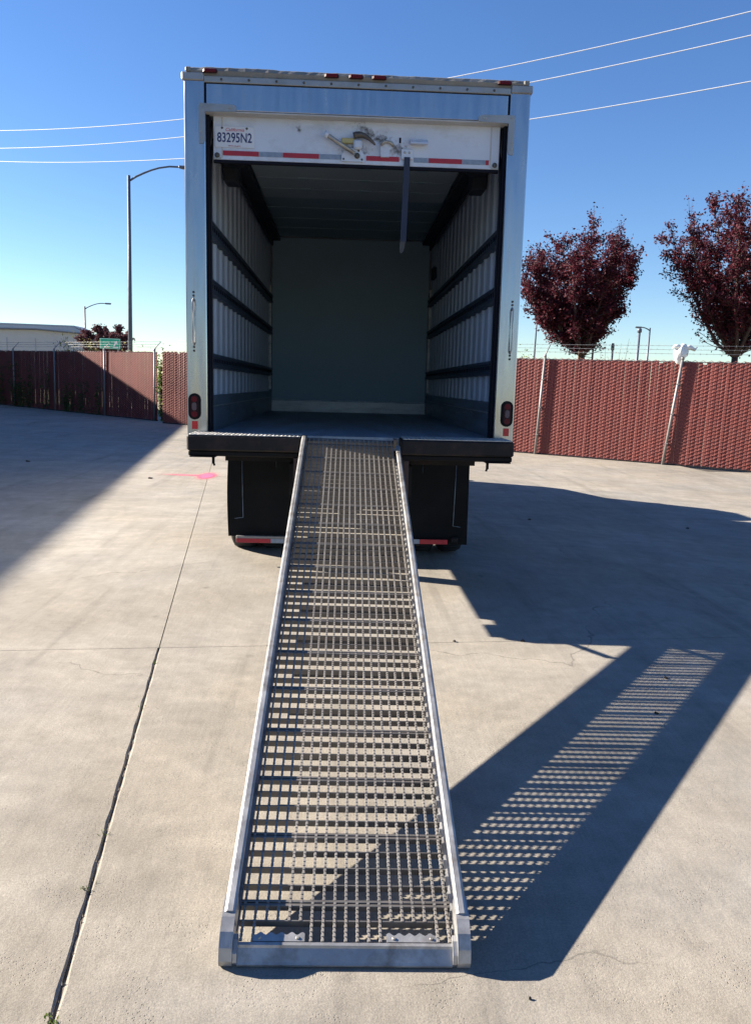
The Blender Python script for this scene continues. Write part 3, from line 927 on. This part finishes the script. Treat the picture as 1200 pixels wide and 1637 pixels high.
def grate_bar(y0, y1):
    """flat longitudinal strip with a raised, slightly wider grip tooth every 15 mm"""
    vs, fs = [], []
    y = y0
    p = .0150
    prof = []
    while y < y1 - p:
        prof += [(y, .0046, .0018), (y + p * .50, .0046, .0018), (y + p * .58, .0034, -.0008), (y + p * .92, .0034, -.0008)]
        y += p
    n = len(prof)
    for yy, hw, dz in prof:
        vs += [(-hw, yy, GT - .0036), (hw, yy, GT - .0036), (hw * .8, yy, GT + dz), (-hw * .8, yy, GT + dz)]
    for i in range(n - 1):
        for q in range(4):
            fs.append((i * 4 + q, i * 4 + (q + 1) % 4, (i + 1) * 4 + (q + 1) % 4, (i + 1) * 4 + q))
    fs += [(0, 1, 2, 3), ((n - 1) * 4, (n - 1) * 4 + 1, (n - 1) * 4 + 2, (n - 1) * 4 + 3)]
    return MB().add(vs, fs).mesh('grating_bar', M['ramp_rod'])


long_bar, short_bar = grate_bar(.048, RL), grate_bar(.113, RL)
for k in range(19):
    x = (k - 9) * .0337
    cut = .125 < abs(x) < .262
    link('grating_bar', short_bar if cut else long_bar, ramp, (x, 0, 0))
for s in (-1, 1):
    pts = []
    n = 28
    x0, x1 = .119, .270
    for i in range(n + 1):
        x = x0 + (x1 - x0) * i / n
        pts.append((s * x, .072 + .0045 * math.sin(i * 2 * math.pi / 5.6)))
    MB().prism([(s * x0, .0475)] + pts + [(s * x1, .0475)], 'z', GT - .012, GT - .0005).build('hand_grip', M['ramp_alu'], ramp)
    for x in (.14, .25):
        MB().lathe([(.006, 0), (.004, .004)], 'z', (s * x, .058, GT - .0005), 8).build('rivet', M['steel'], ramp)
for s in (-1, 1):
    lo = lambda Y, z: (s * .345, (Y + 4.085) * math.cos(SLOPE) + z * math.sin(SLOPE), -(Y + 4.085) * math.sin(SLOPE) + z * math.cos(SLOPE))
    MB().tube([lo(-.22, .80), lo(-.72, 1.02)], .020, 6).build('support_strut', M['ramp_bar'], ramp)
MB().tube([(-.35, RL - .02, .03), (.35, RL - .02, .03)], .018, 10).build('hinge_bar', M['ramp_bar'], ramp)
for s in (-1, 1):
    MB().prism([(RL - .05, .0), (RL + .05, .01), (RL + .055, .04), (RL - .05, .07)], 'x', s * .335 - .012, s * .335 + .012).build('hook_arm', M['ramp_bar'], ramp)

# ------------------------------------------------------------------ fences
FH = 2.44


def fence(name, label, x0, x1, line, posts, rough, seed):
    rnd = random.Random(seed)
    p0 = Vector((x0, line(x0), 0)); p1 = Vector((x1, line(x1), 0))
    d = (p1 - p0); length = d.length; d.normalize()
    nrm = Vector((d.y, -d.x, 0))                # towards the lot
    if nrm.y > 0: nrm = -nrm
    ang = math.atan2(d.y, d.x)
    root = thing(name, label, 'fence', p0, (0, 0, ang))
    sgn = 1 if Vector((-math.sin(ang), math.cos(ang), 0)).dot(nrm) > 0 else -1   # local +y or -y is the lot side
    pitch = .088
    sm = MB()
    w, t = .0915, .006
    sm.prism([(-w / 2, 0), (-w / 4, sgn * t), (w / 4, sgn * t), (w / 2, 0), (w / 4, -sgn * t), (-w / 4, -sgn * t)], 'z', 0, 1.0)
    slat = sm.mesh('slat', M['slat'])
    wires = MB()
    n = int(length / pitch)
    for i in range(n):
        xx = (i + .5) * pitch
        o = link('slat', slat, root, (xx + rnd.uniform(-.004, .004), rnd.uniform(-.003, .003), .03 + rnd.uniform(0, .01)))
        h = FH - .04 + rnd.uniform(-.012, .012) * rough
        if rnd.random() < .06 * rough: h -= rnd.uniform(.02, .09)
        o.scale = (1, 1, h)
        o.rotation_euler = (0, rnd.uniform(-.002, .002), rnd.uniform(-.02, .02))
        pts = []
        m = int(FH / .042)
        for q in range(m + 1):
            side = 1 if (q + i) % 2 else -1
            pts.append((xx + side * pitch / 2, sgn * (.015 if q % 2 else .006), .02 + q * (FH / m)))
        wires.tube(pts, .0056, 4, caps=False, smooth=False)
    tag(wires.build('chain_link_mesh', M['wire_red'], root, fix=False), kind='stuff')
    MB().tube([(0, sgn * .0, FH - .02), (length, sgn * .0, FH - .02)], .011, 6).build('top_wire', M['galv'], root)
    MB().box(0, length, -.02, .02, .0, .03).build('bottom_strip', M['chassis'], root)
    arm_pts = []
    for px, lean_a, arm in posts:
        base = Vector(((px - x0) / d.x, sgn * .065, 0))
        top = base + Vector((lean_a, 0, FH + .03))
        po = MB().tube([base, top], .032, 10).build('fence_post', M['galv'], root)
        MB().lathe([(.036, 0), (.036, .05), (.018, .07)], 'z', top, 10).build('post_cap', M['galv'], po)
        e = top + Vector((.03, -sgn * .26, .34))
        arm_pts.append((top + Vector((0, 0, .05)), e))
        if arm:
            MB().tube([top + Vector((0, 0, .05)), (top + e) / 2 + Vector((0, 0, .03)), e], [.018, .015, .012], 6).build('barb_arm', M['galv'], po)
        for z in (.5, 1.2, 1.9):
            MB().box(*(lambda c: (c.x - .036, c.x + .036, min(0, c.y + sgn * .036), max(0, c.y + sgn * .036), z, z + .02))(base + (top - base) * z / FH)).build('tie_band', M['galv'], po)
    for tt in (.30, .64, .97):
        q = [a + (b - a) * tt for a, b in arm_pts]
        q = [q[0] - Vector((3.2, 0, 0))] * (q[0].x > 3.2) + q + [q[-1] + Vector((2.5, 0, 0))] * (length - q[-1].x > 2.5)
        bw = MB().tube(q, .0042, 5)
        for a, b in zip(q[:-1], q[1:]):
            nn = max(1, int((b - a).length / .14))
            for z in range(nn):
                p = a + (b - a) * (z + .5) / nn
                for s in (-1, 1):
                    v = Vector((rnd.uniform(-.3, .3), rnd.uniform(-1, 1), rnd.uniform(-1, 1))).normalized() * .028
                    bw.tube([p - v, p + v], .002, 3, caps=False)
        bw.build('barbed_wire', M['barb'], root, fix=False)
    return root


fence('slatted_fence', 'brick red slatted chain-link fence left of the truck, mostly in shade', -17.2, -6.72, FA,
      [(-14.69, .02, True), (-12.02, .02, True), (-9.22, .02, True), (-6.80, .03, True)], 1.0, 5)
fence('slatted_fence', 'sunlit brick red slatted chain-link fence running behind the truck to the right', -6.28, 10.75, FB,
      [(-3.2, .0, True), (-.4, .0, True), (2.2, .0, True), (4.94, .09, True), (7.60, .22, False), (10.3, .1, True)], .6, 6)
# plastic bag caught on the leaning post
rb = random.Random(12)
bagm = MB()
nl, na = 9, 14
bv = []
for i in range(nl + 1):
    t = i / nl
    rad = .035 + .105 * math.sin(math.pi * min(1, t * 1.05)) ** .8 * (.55 + .45 * t)
    for a in range(na):
        th = 2 * math.pi * a / na
        k = 1 + .30 * math.sin(5 * th + 7 * t) * t + rb.uniform(-.15, .15)
        bv.append((rad * k * math.cos(th) + .05 * t * t, rad * k * math.sin(th) * .8, -.12 + .36 * t + rb.uniform(-.012, .012)))
bf = [(i * na + a, i * na + (a + 1) % na, (i + 1) * na + (a + 1) % na, (i + 1) * na + a) for i in range(nl) for a in range(na)]
bf += [tuple(range(na)), tuple(range(nl * na, nl * na + na))]
bagm.add(bv, bf, True)
bagm.tube([(.05, 0, .16), (.16, -.02, .19), (.25, 0, .15), (.30, .01, .20)], [.06, .045, .03, .008], 7)
bagm.tube([(-.02, 0, .18), (-.10, 0, .20), (-.14, .01, .16)], [.05, .03, .008], 7)
bag = bagm.build('plastic_bag', M['bag'])
bag.scale = (1.35, 1.35, 1.3)
bag.location = (7.72, FB(7.6) - .06, FH + .08)
tag(bag, 'white plastic bag snagged on top of the leaning fence post', 'bag')


# ------------------------------------------------------------------ foliage helpers
def add_leaf(vs, fs, p, size, rnd, up=.25):
    n = Vector((rnd.gauss(0, 1), rnd.gauss(0, 1), rnd.gauss(0, 1) + up)).normalized()
    a = n.orthogonal().normalized(); a.rotate(Matrix.Rotation(rnd.uniform(0, 6.283), 3, n))
    b = n.cross(a)
    L = size * rnd.uniform(.7, 1.35); w = L * .58
    o = len(vs)
    vs += [tuple(p - a * L * .5), tuple(p + b * w * .5 + n * w * .12), tuple(p + a * L * .5), tuple(p - b * w * .5 + n * w * .12)]
    fs += [(o, o + 1, o + 2), (o, o + 2, o + 3)]


def leaves_obj(name, vs, fs, m, parent=None):
    me = bpy.data.meshes.new(name)
    me.from_pydata(vs, [], fs); me.materials.append(m); me.update()
    return link(name, me, parent)


def plum_tree(loc, seed, label, h0=2.6, height=7.2, spread=2.1, nmain=11, leaf=.085, m='plum', extra=(), dens=1.0, group='plum trees beyond the fence'):
    rnd = random.Random(seed)
    root = thing('plum_tree', label, 'tree', loc, group=group)
    tm = MB()
    lean = Vector((rnd.uniform(-.1, .1), rnd.uniform(-.1, .1), 0))
    fork = Vector((lean.x, lean.y, h0))
    tm.tube([(0, 0, 0), (lean.x * .5, lean.y * .5, h0 * .5), tuple(fork)], [.13, .105, .095], 9)
    vs, fs = [], []

    def twig_leaves(a, b, n, size):
        for _ in range(n):
            t = rnd.random()
            p = a + (b - a) * t + Vector((rnd.gauss(0, 1), rnd.gauss(0, 1), rnd.gauss(0, 1))) * .075
            add_leaf(vs, fs, p, size, rnd)
    # main limbs of a vase-shaped plum
    tips = []
    for i in range(nmain):
        az = 2 * math.pi * i / nmain * 1.0 + rnd.uniform(-.3, .3)
        ring = 1.0 if i % 3 else .45
        reach = spread * ring * rnd.uniform(.8, 1.05)
        top = h0 + (height - h0) * (rnd.uniform(.66, .90) if ring == 1 else rnd.uniform(.84, .96))
        tips.append((az, reach, top))
    for ex in extra: tips.append(ex)
    for az, reach, top in tips:
        dirv = Vector((math.cos(az), math.sin(az), 0))
        pts = [fork]
        m_ = 7
        for q in range(1, m_ + 1):
            t = q / m_
            out = reach * (t ** .78)
            z = h0 + (top - h0) * (t ** 1.12)
            pts.append(fork + dirv * out + Vector((rnd.gauss(0, .05), rnd.gauss(0, .05), z - h0)))
        tm.tube(pts, [.060 - .050 * q / m_ for q in range(m_ + 1)], 6, caps=False)
        for q in range(1, m_ + 1):
            t = q / m_
            for _ in range(4 if q < 3 else 6):
                a = pts[q] + (pts[q - 1] - pts[q]) * rnd.random()
                ln = rnd.uniform(.45, 1.05) * (1.0 - .30 * t) * (height - h0) / 4.4
                side = dirv * rnd.uniform(-.2, .75) + Vector((rnd.gauss(0, .55), rnd.gauss(0, .55), rnd.uniform(.25, 1.15)))
                side.normalize()
                b = a + side * ln
                tm.tube([a, (a + b) / 2 + Vector((0, 0, -.02)), b], [.017, .011, .005], 4, caps=False)
                twig_leaves(a, b, int((17 if q > 2 else 10 if q == 2 else 2) * dens), leaf)
                for _ in range(3 if q > 1 else 1):
                    c0 = a + (b - a) * rnd.uniform(.3, .95)
                    sd = (side + Vector((rnd.gauss(0, .7), rnd.gauss(0, .7), rnd.uniform(-.1, .7)))).normalized()
                    c1 = c0 + sd * ln * rnd.uniform(.3, .6)
                    tm.tube([c0, c1], [.008, .003], 3, caps=False)
                    twig_leaves(c0, c1, int(14 * dens), leaf)
        # upright leader shoot at the tip
        for _ in range(rnd.choice((0, 1, 2, 2))):
            e = pts[-1] + Vector((rnd.gauss(0, .1), rnd.gauss(0, .1), rnd.uniform(.3, .95) * (height - h0) / 4.4))
            tm.tube([pts[-1], e], [.008, .003], 4, caps=False)
            twig_leaves(pts[-1], e, int(22 * dens), leaf * .85)
    tm.build('trunk', M['bark'], root, fix=False)
    leaves_obj('crown', vs, fs, M[m], root)
    return root


plum_tree((7.42, 19.0, 0), 21, 'dark purple-leaved plum tree just beyond the fence, nearest the truck', 2.75, 6.6, 1.98, 13, dens=1.45,
          extra=((math.pi * 1.0, 2.0, 4.75), (math.pi * 1.02, 1.5, 4.3)))
plum_tree((11.75, 18.0, 0), 34, 'dark purple-leaved plum tree cut off by the right edge of the photo', 2.85, 7.4, 2.2, 15, dens=1.4)
plum_tree((-18.6, 58, 0), 55, 'small faded plum tree far behind the green road sign', 1.9, 5.3, 2.0, 9, leaf=.17, m='plum_far', dens=1.3)


def bush(name, label, loc, rx, ry, h, n, size, m, seed, cat='bush', stems=8):
    rnd = random.Random(seed)
    root = thing(name, label, cat, loc)
    vs, fs = [], []
    st = MB()
    for k in range(stems):
        a = Vector((rnd.uniform(-rx, rx) * .4, rnd.uniform(-ry, ry) * .4, 0))
        b = Vector((a.x * 2.2, a.y * 2.2, h * rnd.uniform(.6, 1.05)))
        st.tube([a, (a + b) / 2, b], [.012, .009, .004], 4, caps=False)
        for _ in range(n // stems):
            t = rnd.random() ** .7
            p = a + (b - a) * t + Vector((rnd.gauss(0, rx * .22), rnd.gauss(0, ry * .22), rnd.gauss(0, h * .06)))
            p.z = max(.02, p.z)
            add_leaf(vs, fs, p, size, rnd)
    st.build('stem', M['bark'], root, fix=False)
    leaves_obj('foliage', vs, fs, M[m], root)
    return root


bush('shrub', 'yellow-green shrub showing over the left fence in front of the warehouse', (-13.0, 33.0, 0), 1.0, .6, 3.15, 1400, .11, 'straw', 3, stems=16)
bush('weed_clump', 'tall green weeds growing in the gap between the two fences', (-6.50, 22.72, 0), .22, .25, 2.45, 1000, .10, 'green', 4, 'weeds', stems=14)
bush('shrub', 'green shrub showing over the fence just right of the truck', (12.4, 50, 0), 1.1, .8, 4.15, 1200, .20, 'green', 8, stems=14)
bush('shrub', 'pale bare-looking shrub behind the fence between the two plum trees', (10.2, 25, 0), .7, .6, 3.55, 260, .07, 'pale_leaf', 9, stems=14)
bush('shrub', 'low weeds along the left fence top below the green road sign', (-9.6, 29.5, 0), 1.6, .4, 2.75, 900, .10, 'straw', 10, stems=18)
# vine threaded through the shaded slats
rnd = random.Random(31)
vr = thing('climbing_vine', 'dark green vine creeping through the shaded left end of the fence', 'vine', (-13.2, FA(-13.2), 0))
vs, fs = [], []
st = MB()
dv = Vector((1, -.935, 0)).normalized(); nv = Vector((-.683, -.73, 0))
for k in range(34):
    u = rnd.uniform(-3.6, 5.4)
    top = rnd.uniform(.9, 2.3) * (1 if u < 2.5 else .6)
    p = dv * u + nv * rnd.uniform(.03, .10)
    q = p + dv * rnd.uniform(-.3, .3) + Vector((0, 0, top)) + nv * .03
    st.tube([p, (p + q) / 2 + dv * rnd.uniform(-.1, .1), q], [.008, .006, .003], 4, caps=False)
    for _ in range(46):
        t = rnd.random()
        add_leaf(vs, fs, p + (q - p) * t + dv * rnd.gauss(0, .10) + nv * abs(rnd.gauss(0, .05)) + Vector((0, 0, rnd.gauss(0, .05))), .085, rnd)
st.build('stem', M['bark'], vr, fix=False)
leaves_obj('foliage', vs, fs, M['vine'], vr)


# ------------------------------------------------------------------ street lamps, poles, sign
def street_lamp(loc, h, arm, r, label):
    root = thing('street_lamp', label, 'street lamp', loc)
    MB().tube([(0, 0, 0), (0, 0, h * .5), (0, 0, h + .25)], [r * 1.25, r * 1.05, r * .8], 10).build('pole', M['lamp'], root)
    MB().lathe([(r * 2, 0), (r * 2, .08), (r * 1.4, .12)], 'z', (0, 0, 0), 10).build('base_plate', M['lamp'], root)
    pts = [(0, 0, h - .05)] + [(arm * t, 0, h + abs(arm) * (.30 * math.sin(t * 1.75))) for t in (.15, .3, .45, .6, .8, 1.0)]
    MB().tube(pts, [r * .55] * 3 + [r * .48] * 4, 8).build('arm', M['lamp'], root)
    e = Vector(pts[-1])
    sg = 1 if arm > 0 else -1
    hd = MB().box(min(e.x - sg * .05, e.x + sg * .62), max(e.x - sg * .05, e.x + sg * .62), -.13, .13, e.z - .07, e.z + .07, .04).build('lamp_head', M['lamp'], root)
    MB().box(min(e.x + sg * .1, e.x + sg * .56), max(e.x + sg * .1, e.x + sg * .56), -.1, .1, e.z - .09, e.z - .0705, .006).build('lens', M['clear_lens'], hd)


street_lamp((-12.2, 40, 0), 12.05, 2.75, .105, 'tall grey street lamp whose curved arm disappears behind the truck')
street_lamp((-27.4, 80, 0), 8.1, 2.1, .10, 'small far street lamp above the warehouse roof')
street_lamp((30.6, 75, 0), 8.0, -.9, .11, 'small far street lamp between the two plum trees')


def pole(loc, h, r, label, top=True):
    root = thing('utility_pole', label, 'pole', loc)
    MB().tube([(0, 0, 0), (0, 0, h)], [r * 1.1, r * .9], 8).build('shaft', M['lamp'], root)
    MB().lathe([(r * 1.6, 0), (r * 1.6, .16), (r * .8, .22)], 'z', (0, 0, h), 8).build('cap', M['lamp'], root)


pole((14.95, 35, 0), 4.75, .075, 'short grey pole beside the far lamp, right of the plum tree')
pole((11.95, 45, 0), 10.1, .055, 'thin tall pole rising behind the left side of the near plum tree')
pole((8.5, 19.6, 0), 3.0, .035, 'low thin post just over the fence, right of the near plum tree')
for x, lx, lab in ((7.10, .05, 'left wooden stake beside the near plum tree trunk'), (7.62, .0, 'right wooden stake beside the near plum tree trunk')):
    o = MB().tube([(0, 0, 0), (lx, 0, 1.6), (lx * 2, 0, 3.28)], [.035, .033, .03], 8)
    o.tube([(lx * 1.6, 0, 2.7), (7.42 - x, 0, 2.72)], .008, 4)
    o = o.build('tree_stake', M['wood'])
    o.location = (x, 18.8, 0)
    tag(o, lab, 'stake', 'stakes of the near plum tree')

sg = thing('road_sign', 'green highway sign with white arrow seen over the left fence', 'sign', (-16.2, 50, 0))
MB().box(-.69, .69, -.03, .03, 3.24, 3.94, .02).build('sign_board', M['sign'], sg)
bdr = MB()
for a in ((-.67, .67, 3.90, 3.92), (-.67, .67, 3.26, 3.28), (-.67, -.65, 3.28, 3.90), (.65, .67, 3.28, 3.90)):
    bdr.box(a[0], a[1], -.034, -.0305, a[2], a[3])
bdr.build('sign_border', M['sign_white'], sg)
ar = MB().prism([(.20, 3.42), (.30, 3.42), (.40, 3.62), (.50, 3.56), (.46, 3.80), (.24, 3.72), (.32, 3.66)], 'y', -.035, -.0308)
ar.prism([(.20, 3.32), (.56, 3.32), (.56, 3.38), (.20, 3.38)], 'y', -.035, -.0308)
ar.build('sign_arrow', M['sign_white'], sg)
tb = MB()
for k, x in enumerate((-.40, -.30, -.20, -.10)):
    tb.box(x, x + .07, -.035, -.0308, 3.34, 3.43)
tb.build('sign_text', M['sign_white'], sg)
for x in (-.5, .5):
    MB().box(x - .05, x + .05, .031, .13, 0, 3.9).build('sign_post', M['galv'], sg)

# overhead wires, running along the road beyond the fence
for (a, b, c), lab in (((.00344, -.0057, 12.708), 'topmost of the three overhead wires'),
                       ((.00316, -.0010, 12.011), 'middle of the three overhead wires'),
                       ((.00325, -.0221, 10.927), 'lowest of the three overhead wires')):
    pts = []
    for k in range(61):
        x = -36 + k * 1.1
        pts.append((x, 27 - .65 * x, a * x * x + b * x + c))
    o = MB().tube(pts, .016, 8).build('overhead_wire', M['wire'])
    tag(o, lab, 'wire', 'overhead wires')

# ------------------------------------------------------------------ buildings
wh = thing('warehouse', 'pale warehouse with low grey gabled roof behind the left fence', 'building', (-40, 70, 0))
WX = lambda x: x + 40
wall = MB().prism([(WX(-62), 0), (WX(-24.2), 0), (WX(-24.2), 5.02), (WX(-28.6), 5.25), (WX(-40), 5.0), (WX(-62), 4.6)], 'y', 0, 5.5).build('gable_wall', M['wh_wall'], wh)
MB().prism([(WX(-62), 4.62), (WX(-40), 5.02), (WX(-28.6), 5.27), (WX(-23.7), 5.01), (WX(-23.7), 5.10), (WX(-28.6), 5.38), (WX(-40), 5.14), (WX(-62), 4.74)], 'y', -.4, 5.6).build('roof', M['wh_trim'], wh)
MB().prism([(WX(-60), 4.0), (WX(-26.4), 4.0), (WX(-26.4), 5.62), (WX(-27.2), 5.95), (WX(-60), 5.85)], 'y', 5.7, 8.5).build('rear_block', M['wh_wall'], wh)
MB().prism([(WX(-60), 5.86), (WX(-27.2), 5.96), (WX(-26.1), 5.60), (WX(-26.1), 5.68), (WX(-27.1), 6.10), (WX(-60), 6.0)], 'y', 5.65, 8.7).build('rear_roof', M['wh_roof'], wh)
for k in range(14):
    x = -60 + k * 2.6
    MB().box(WX(x), WX(x) + .05, -.04, -.002, .2, 4.5).build('wall_seam', M['wh_roof'], wh)
MB().box(WX(-33.2), WX(-32.8), -.15, -.041, 3.8, 4.1, .03).build('wall_lamp', M['wh_trim'], wh)
db = thing('low_building', 'far low grey-roofed building just right of the truck', 'building', (14.5, 85, 0))
MB().box(-6, 4.2, 0, 12, 0, 5.4).build('wall', M['wh_wall'], db)
MB().prism([(-6.5, 5.41), (4.7, 5.41), (1.5, 6.6), (-3, 6.6)], 'y', -.5, 12.5).build('roof', M['wh_roof'], db)

# the tall building left of the frame whose shadow falls over lot and fence
H = 7.0
E0 = Vector((-2.64 - 1.99 * H, -.14 + .66 * H, 0))
dirn = Vector((-.129, 1, 0)).normalized()
bt = thing('building', 'plain stucco building beyond the left edge that shades the lot', 'building', E0, (0, 0, math.atan2(-.129, 1)))
# local: x across (negative = away from lot), y along its long wall
wl = MB().box(-24, 0, -16, 33, 0, H - .35).build('wall', M['stucco'], bt)
bt.rotation_euler = (0, 0, math.atan(.129))
MB().box(-24.05, .0, -16.05, 33.05, H - .349, H).build('parapet', M['wh_trim'], bt)
for k in range(5):
    y = -12 + k * 9
    d = MB().box(.003, .06, y, y + 3.4, .05, 3.6).build('roller_door', M['wh_wall'], wl)
    for q in range(8):
        MB().box(.061, .07, y, y + 3.4, .10 + q * .44, .12 + q * .44).build('door_rib', M['wh_roof'], d)

# ------------------------------------------------------------------ small things on the ground
# pink survey paint
pmesh = MB()
import bmesh
nx, ny = 60, 24
pv, pf, cover = [], [], []
for j in range(ny + 1):
    for i in range(nx + 1):
        x = -.95 + 1.35 * i / nx; y = -.62 + 1.24 * j / ny
        pv.append((x, y, 0))
        core = math.exp(-((x / .12) ** 2 + (y / .36) ** 2))
        st1 = .80 * math.exp(-((y - .02) / .10) ** 2) * (max(0, min(1, (x + .92) / .5)) if x < 0 else math.exp(-(x / .18) ** 2))
        cover.append(max(core * 1.1, st1 * .62))
for j in range(ny):
    for i in range(nx):
        q = j * (nx + 1) + i
        pf.append((q, q + 1, q + nx + 2, q + nx + 1))
me = bpy.data.meshes.new('paint_mark')
me.from_pydata(pv, [], pf); me.materials.append(M['paint'])
at = me.attributes.new('cover', 'FLOAT', 'POINT')
at.data.foreach_set('value', cover)
pmk = link('paint_mark', me, None, (-2.33, 7.23, .004))
tag(pmk, 'pink spray paint cross on the concrete joint left of the truck', 'paint mark')

rnd = random.Random(77)


def dead_leaf(loc, size, label, m='leaf_litter', name='dead_leaf', cat='leaf'):
    mb = MB()
    n = 9
    ring = []
    for k in range(n):
        a = 2 * math.pi * k / n
        r = size * rnd.uniform(.6, 1.0) * (1.0 if k % 2 else .7)
        ring.append((r * math.cos(a), r * .7 * math.sin(a), .004 + rnd.uniform(0, size * .45)))
    low = [(x * .9, y * .9, .001) for x, y, z in ring]
    mb.add(ring + low + [(0, 0, size * .35), (0, 0, .001)],
           [(k, (k + 1) % n, 2 * n) for k in range(n)] + [(n + (k + 1) % n, n + k, 2 * n + 1) for k in range(n)] +
           [(k, n + k, n + (k + 1) % n, (k + 1) % n) for k in range(n)])
    o = mb.build(name, M[m])
    o.location = loc; o.rotation_euler = (0, 0, rnd.uniform(0, 6))
    tag(o, label, cat, 'litter on the concrete')


for x, y, s, lab in ((.71, -1.14, .018, 'dark scrap of leaf on the cross joint right beside the ramp'),
                     (1.17, -1.10, .020, 'dark scrap of leaf at the edge of the bumper shadow'),
                     (1.89, -1.72, .022, 'dark leaf scrap lying in the grated part of the ramp shadow'),
                     (1.63, -2.24, .018, 'dark leaf scrap in the ramp shadow nearer the camera'),
                     (2.36, 3.83, .035, 'dark scrap in the truck shadow near the right mud flap'),
                     (4.30, 3.55, .035, 'dark scrap in the truck shadow far to the right'),
                     (-5.75, 8.44, .06, 'dark scrap in the building shadow at the far left'),
                     (-3.13, 6.65, .045, 'dark scrap on the sunlit slab left of the pink paint'),
                     (-.49, -1.32, .018, 'dark scrap on the cross joint left beside the ramp'),
                     (.50, -4.20, .007, 'tiny dark scrap on the concrete in front of the ramp')):
    dead_leaf((x, y, 0), s, lab)
# grit and weeds in the wide joint
jf = MB()
fa, fb_ = [], []
for k in range(121):
    v = -.01 - k * 4.9 / 120
    p = ORG + VV * v
    zz = -.009 + rnd.uniform(-.004, .004)
    fa.append(p + UU * -.013 + Vector((0, 0, zz))); fb_.append(p + UU * .013 + Vector((0, 0, zz + rnd.uniform(-.002, .002))))
jf.add(fa + fb_, [(k, k + 1, 121 + k + 1, 121 + k) for k in range(120)])
tag(jf.build('joint_filler', M['filler'], lot))
jb = MB()
for k in range(150):
    v = -rnd.uniform(.05, 5.0)
    p = ORG + UU * rnd.uniform(-.009, .009) + VV * v
    r = rnd.uniform(.002, .0055)
    jb.add([(p.x - r, p.y, -.016), (p.x, p.y - r, -.016), (p.x + r, p.y, -.016), (p.x, p.y + r, -.016), (p.x, p.y, -.006 + r * 2.2)],
           [(0, 1, 4), (1, 2, 4), (2, 3, 4), (3, 0, 4), (3, 2, 1, 0)])
tag(jb.build('joint_grit', M['pebble']), 'grit lying in the wide concrete joint', 'grit', kind='stuff')


def joint_weed(v, n, size, label, m='green'):
    p = ORG + VV * v
    root = thing('joint_weed', label, 'weeds', (p.x, p.y, -.03), group='weeds in the concrete joint')
    vs, fs = [], []
    st = MB()
    for k in range(5):
        e = Vector((rnd.gauss(0, size * .8), rnd.gauss(0, size), .03 + size * rnd.uniform(.3, 1)))
        st.tube([(0, 0, 0), e * .6, e], [.0015, .0012, .0008], 4, caps=False)
        for _ in range(n // 5):
            add_leaf(vs, fs, e * rnd.uniform(.6, 1) + Vector((rnd.gauss(0, size * .25), rnd.gauss(0, size * .25), abs(rnd.gauss(0, size * .1)))), size * .45, rnd)
    st.build('stem', M['vine'], root, fix=False)
    leaves_obj('foliage', vs, fs, M[m], root)


joint_weed(-2.91, 30, .022, 'green weed in the joint at the bottom edge of the photo')
joint_weed(-2.36, 20, .017, 'brownish weed in the joint level with the ramp foot', 'vine')
joint_weed(-2.05, 14, .016, 'tiny weed in the joint a little beyond the brownish one')
joint_weed(-.91, 12, .014, 'tiny weed midway along the wide joint')
joint_weed(-.27, 12, .014, 'tiny weed where the joint turns narrow')
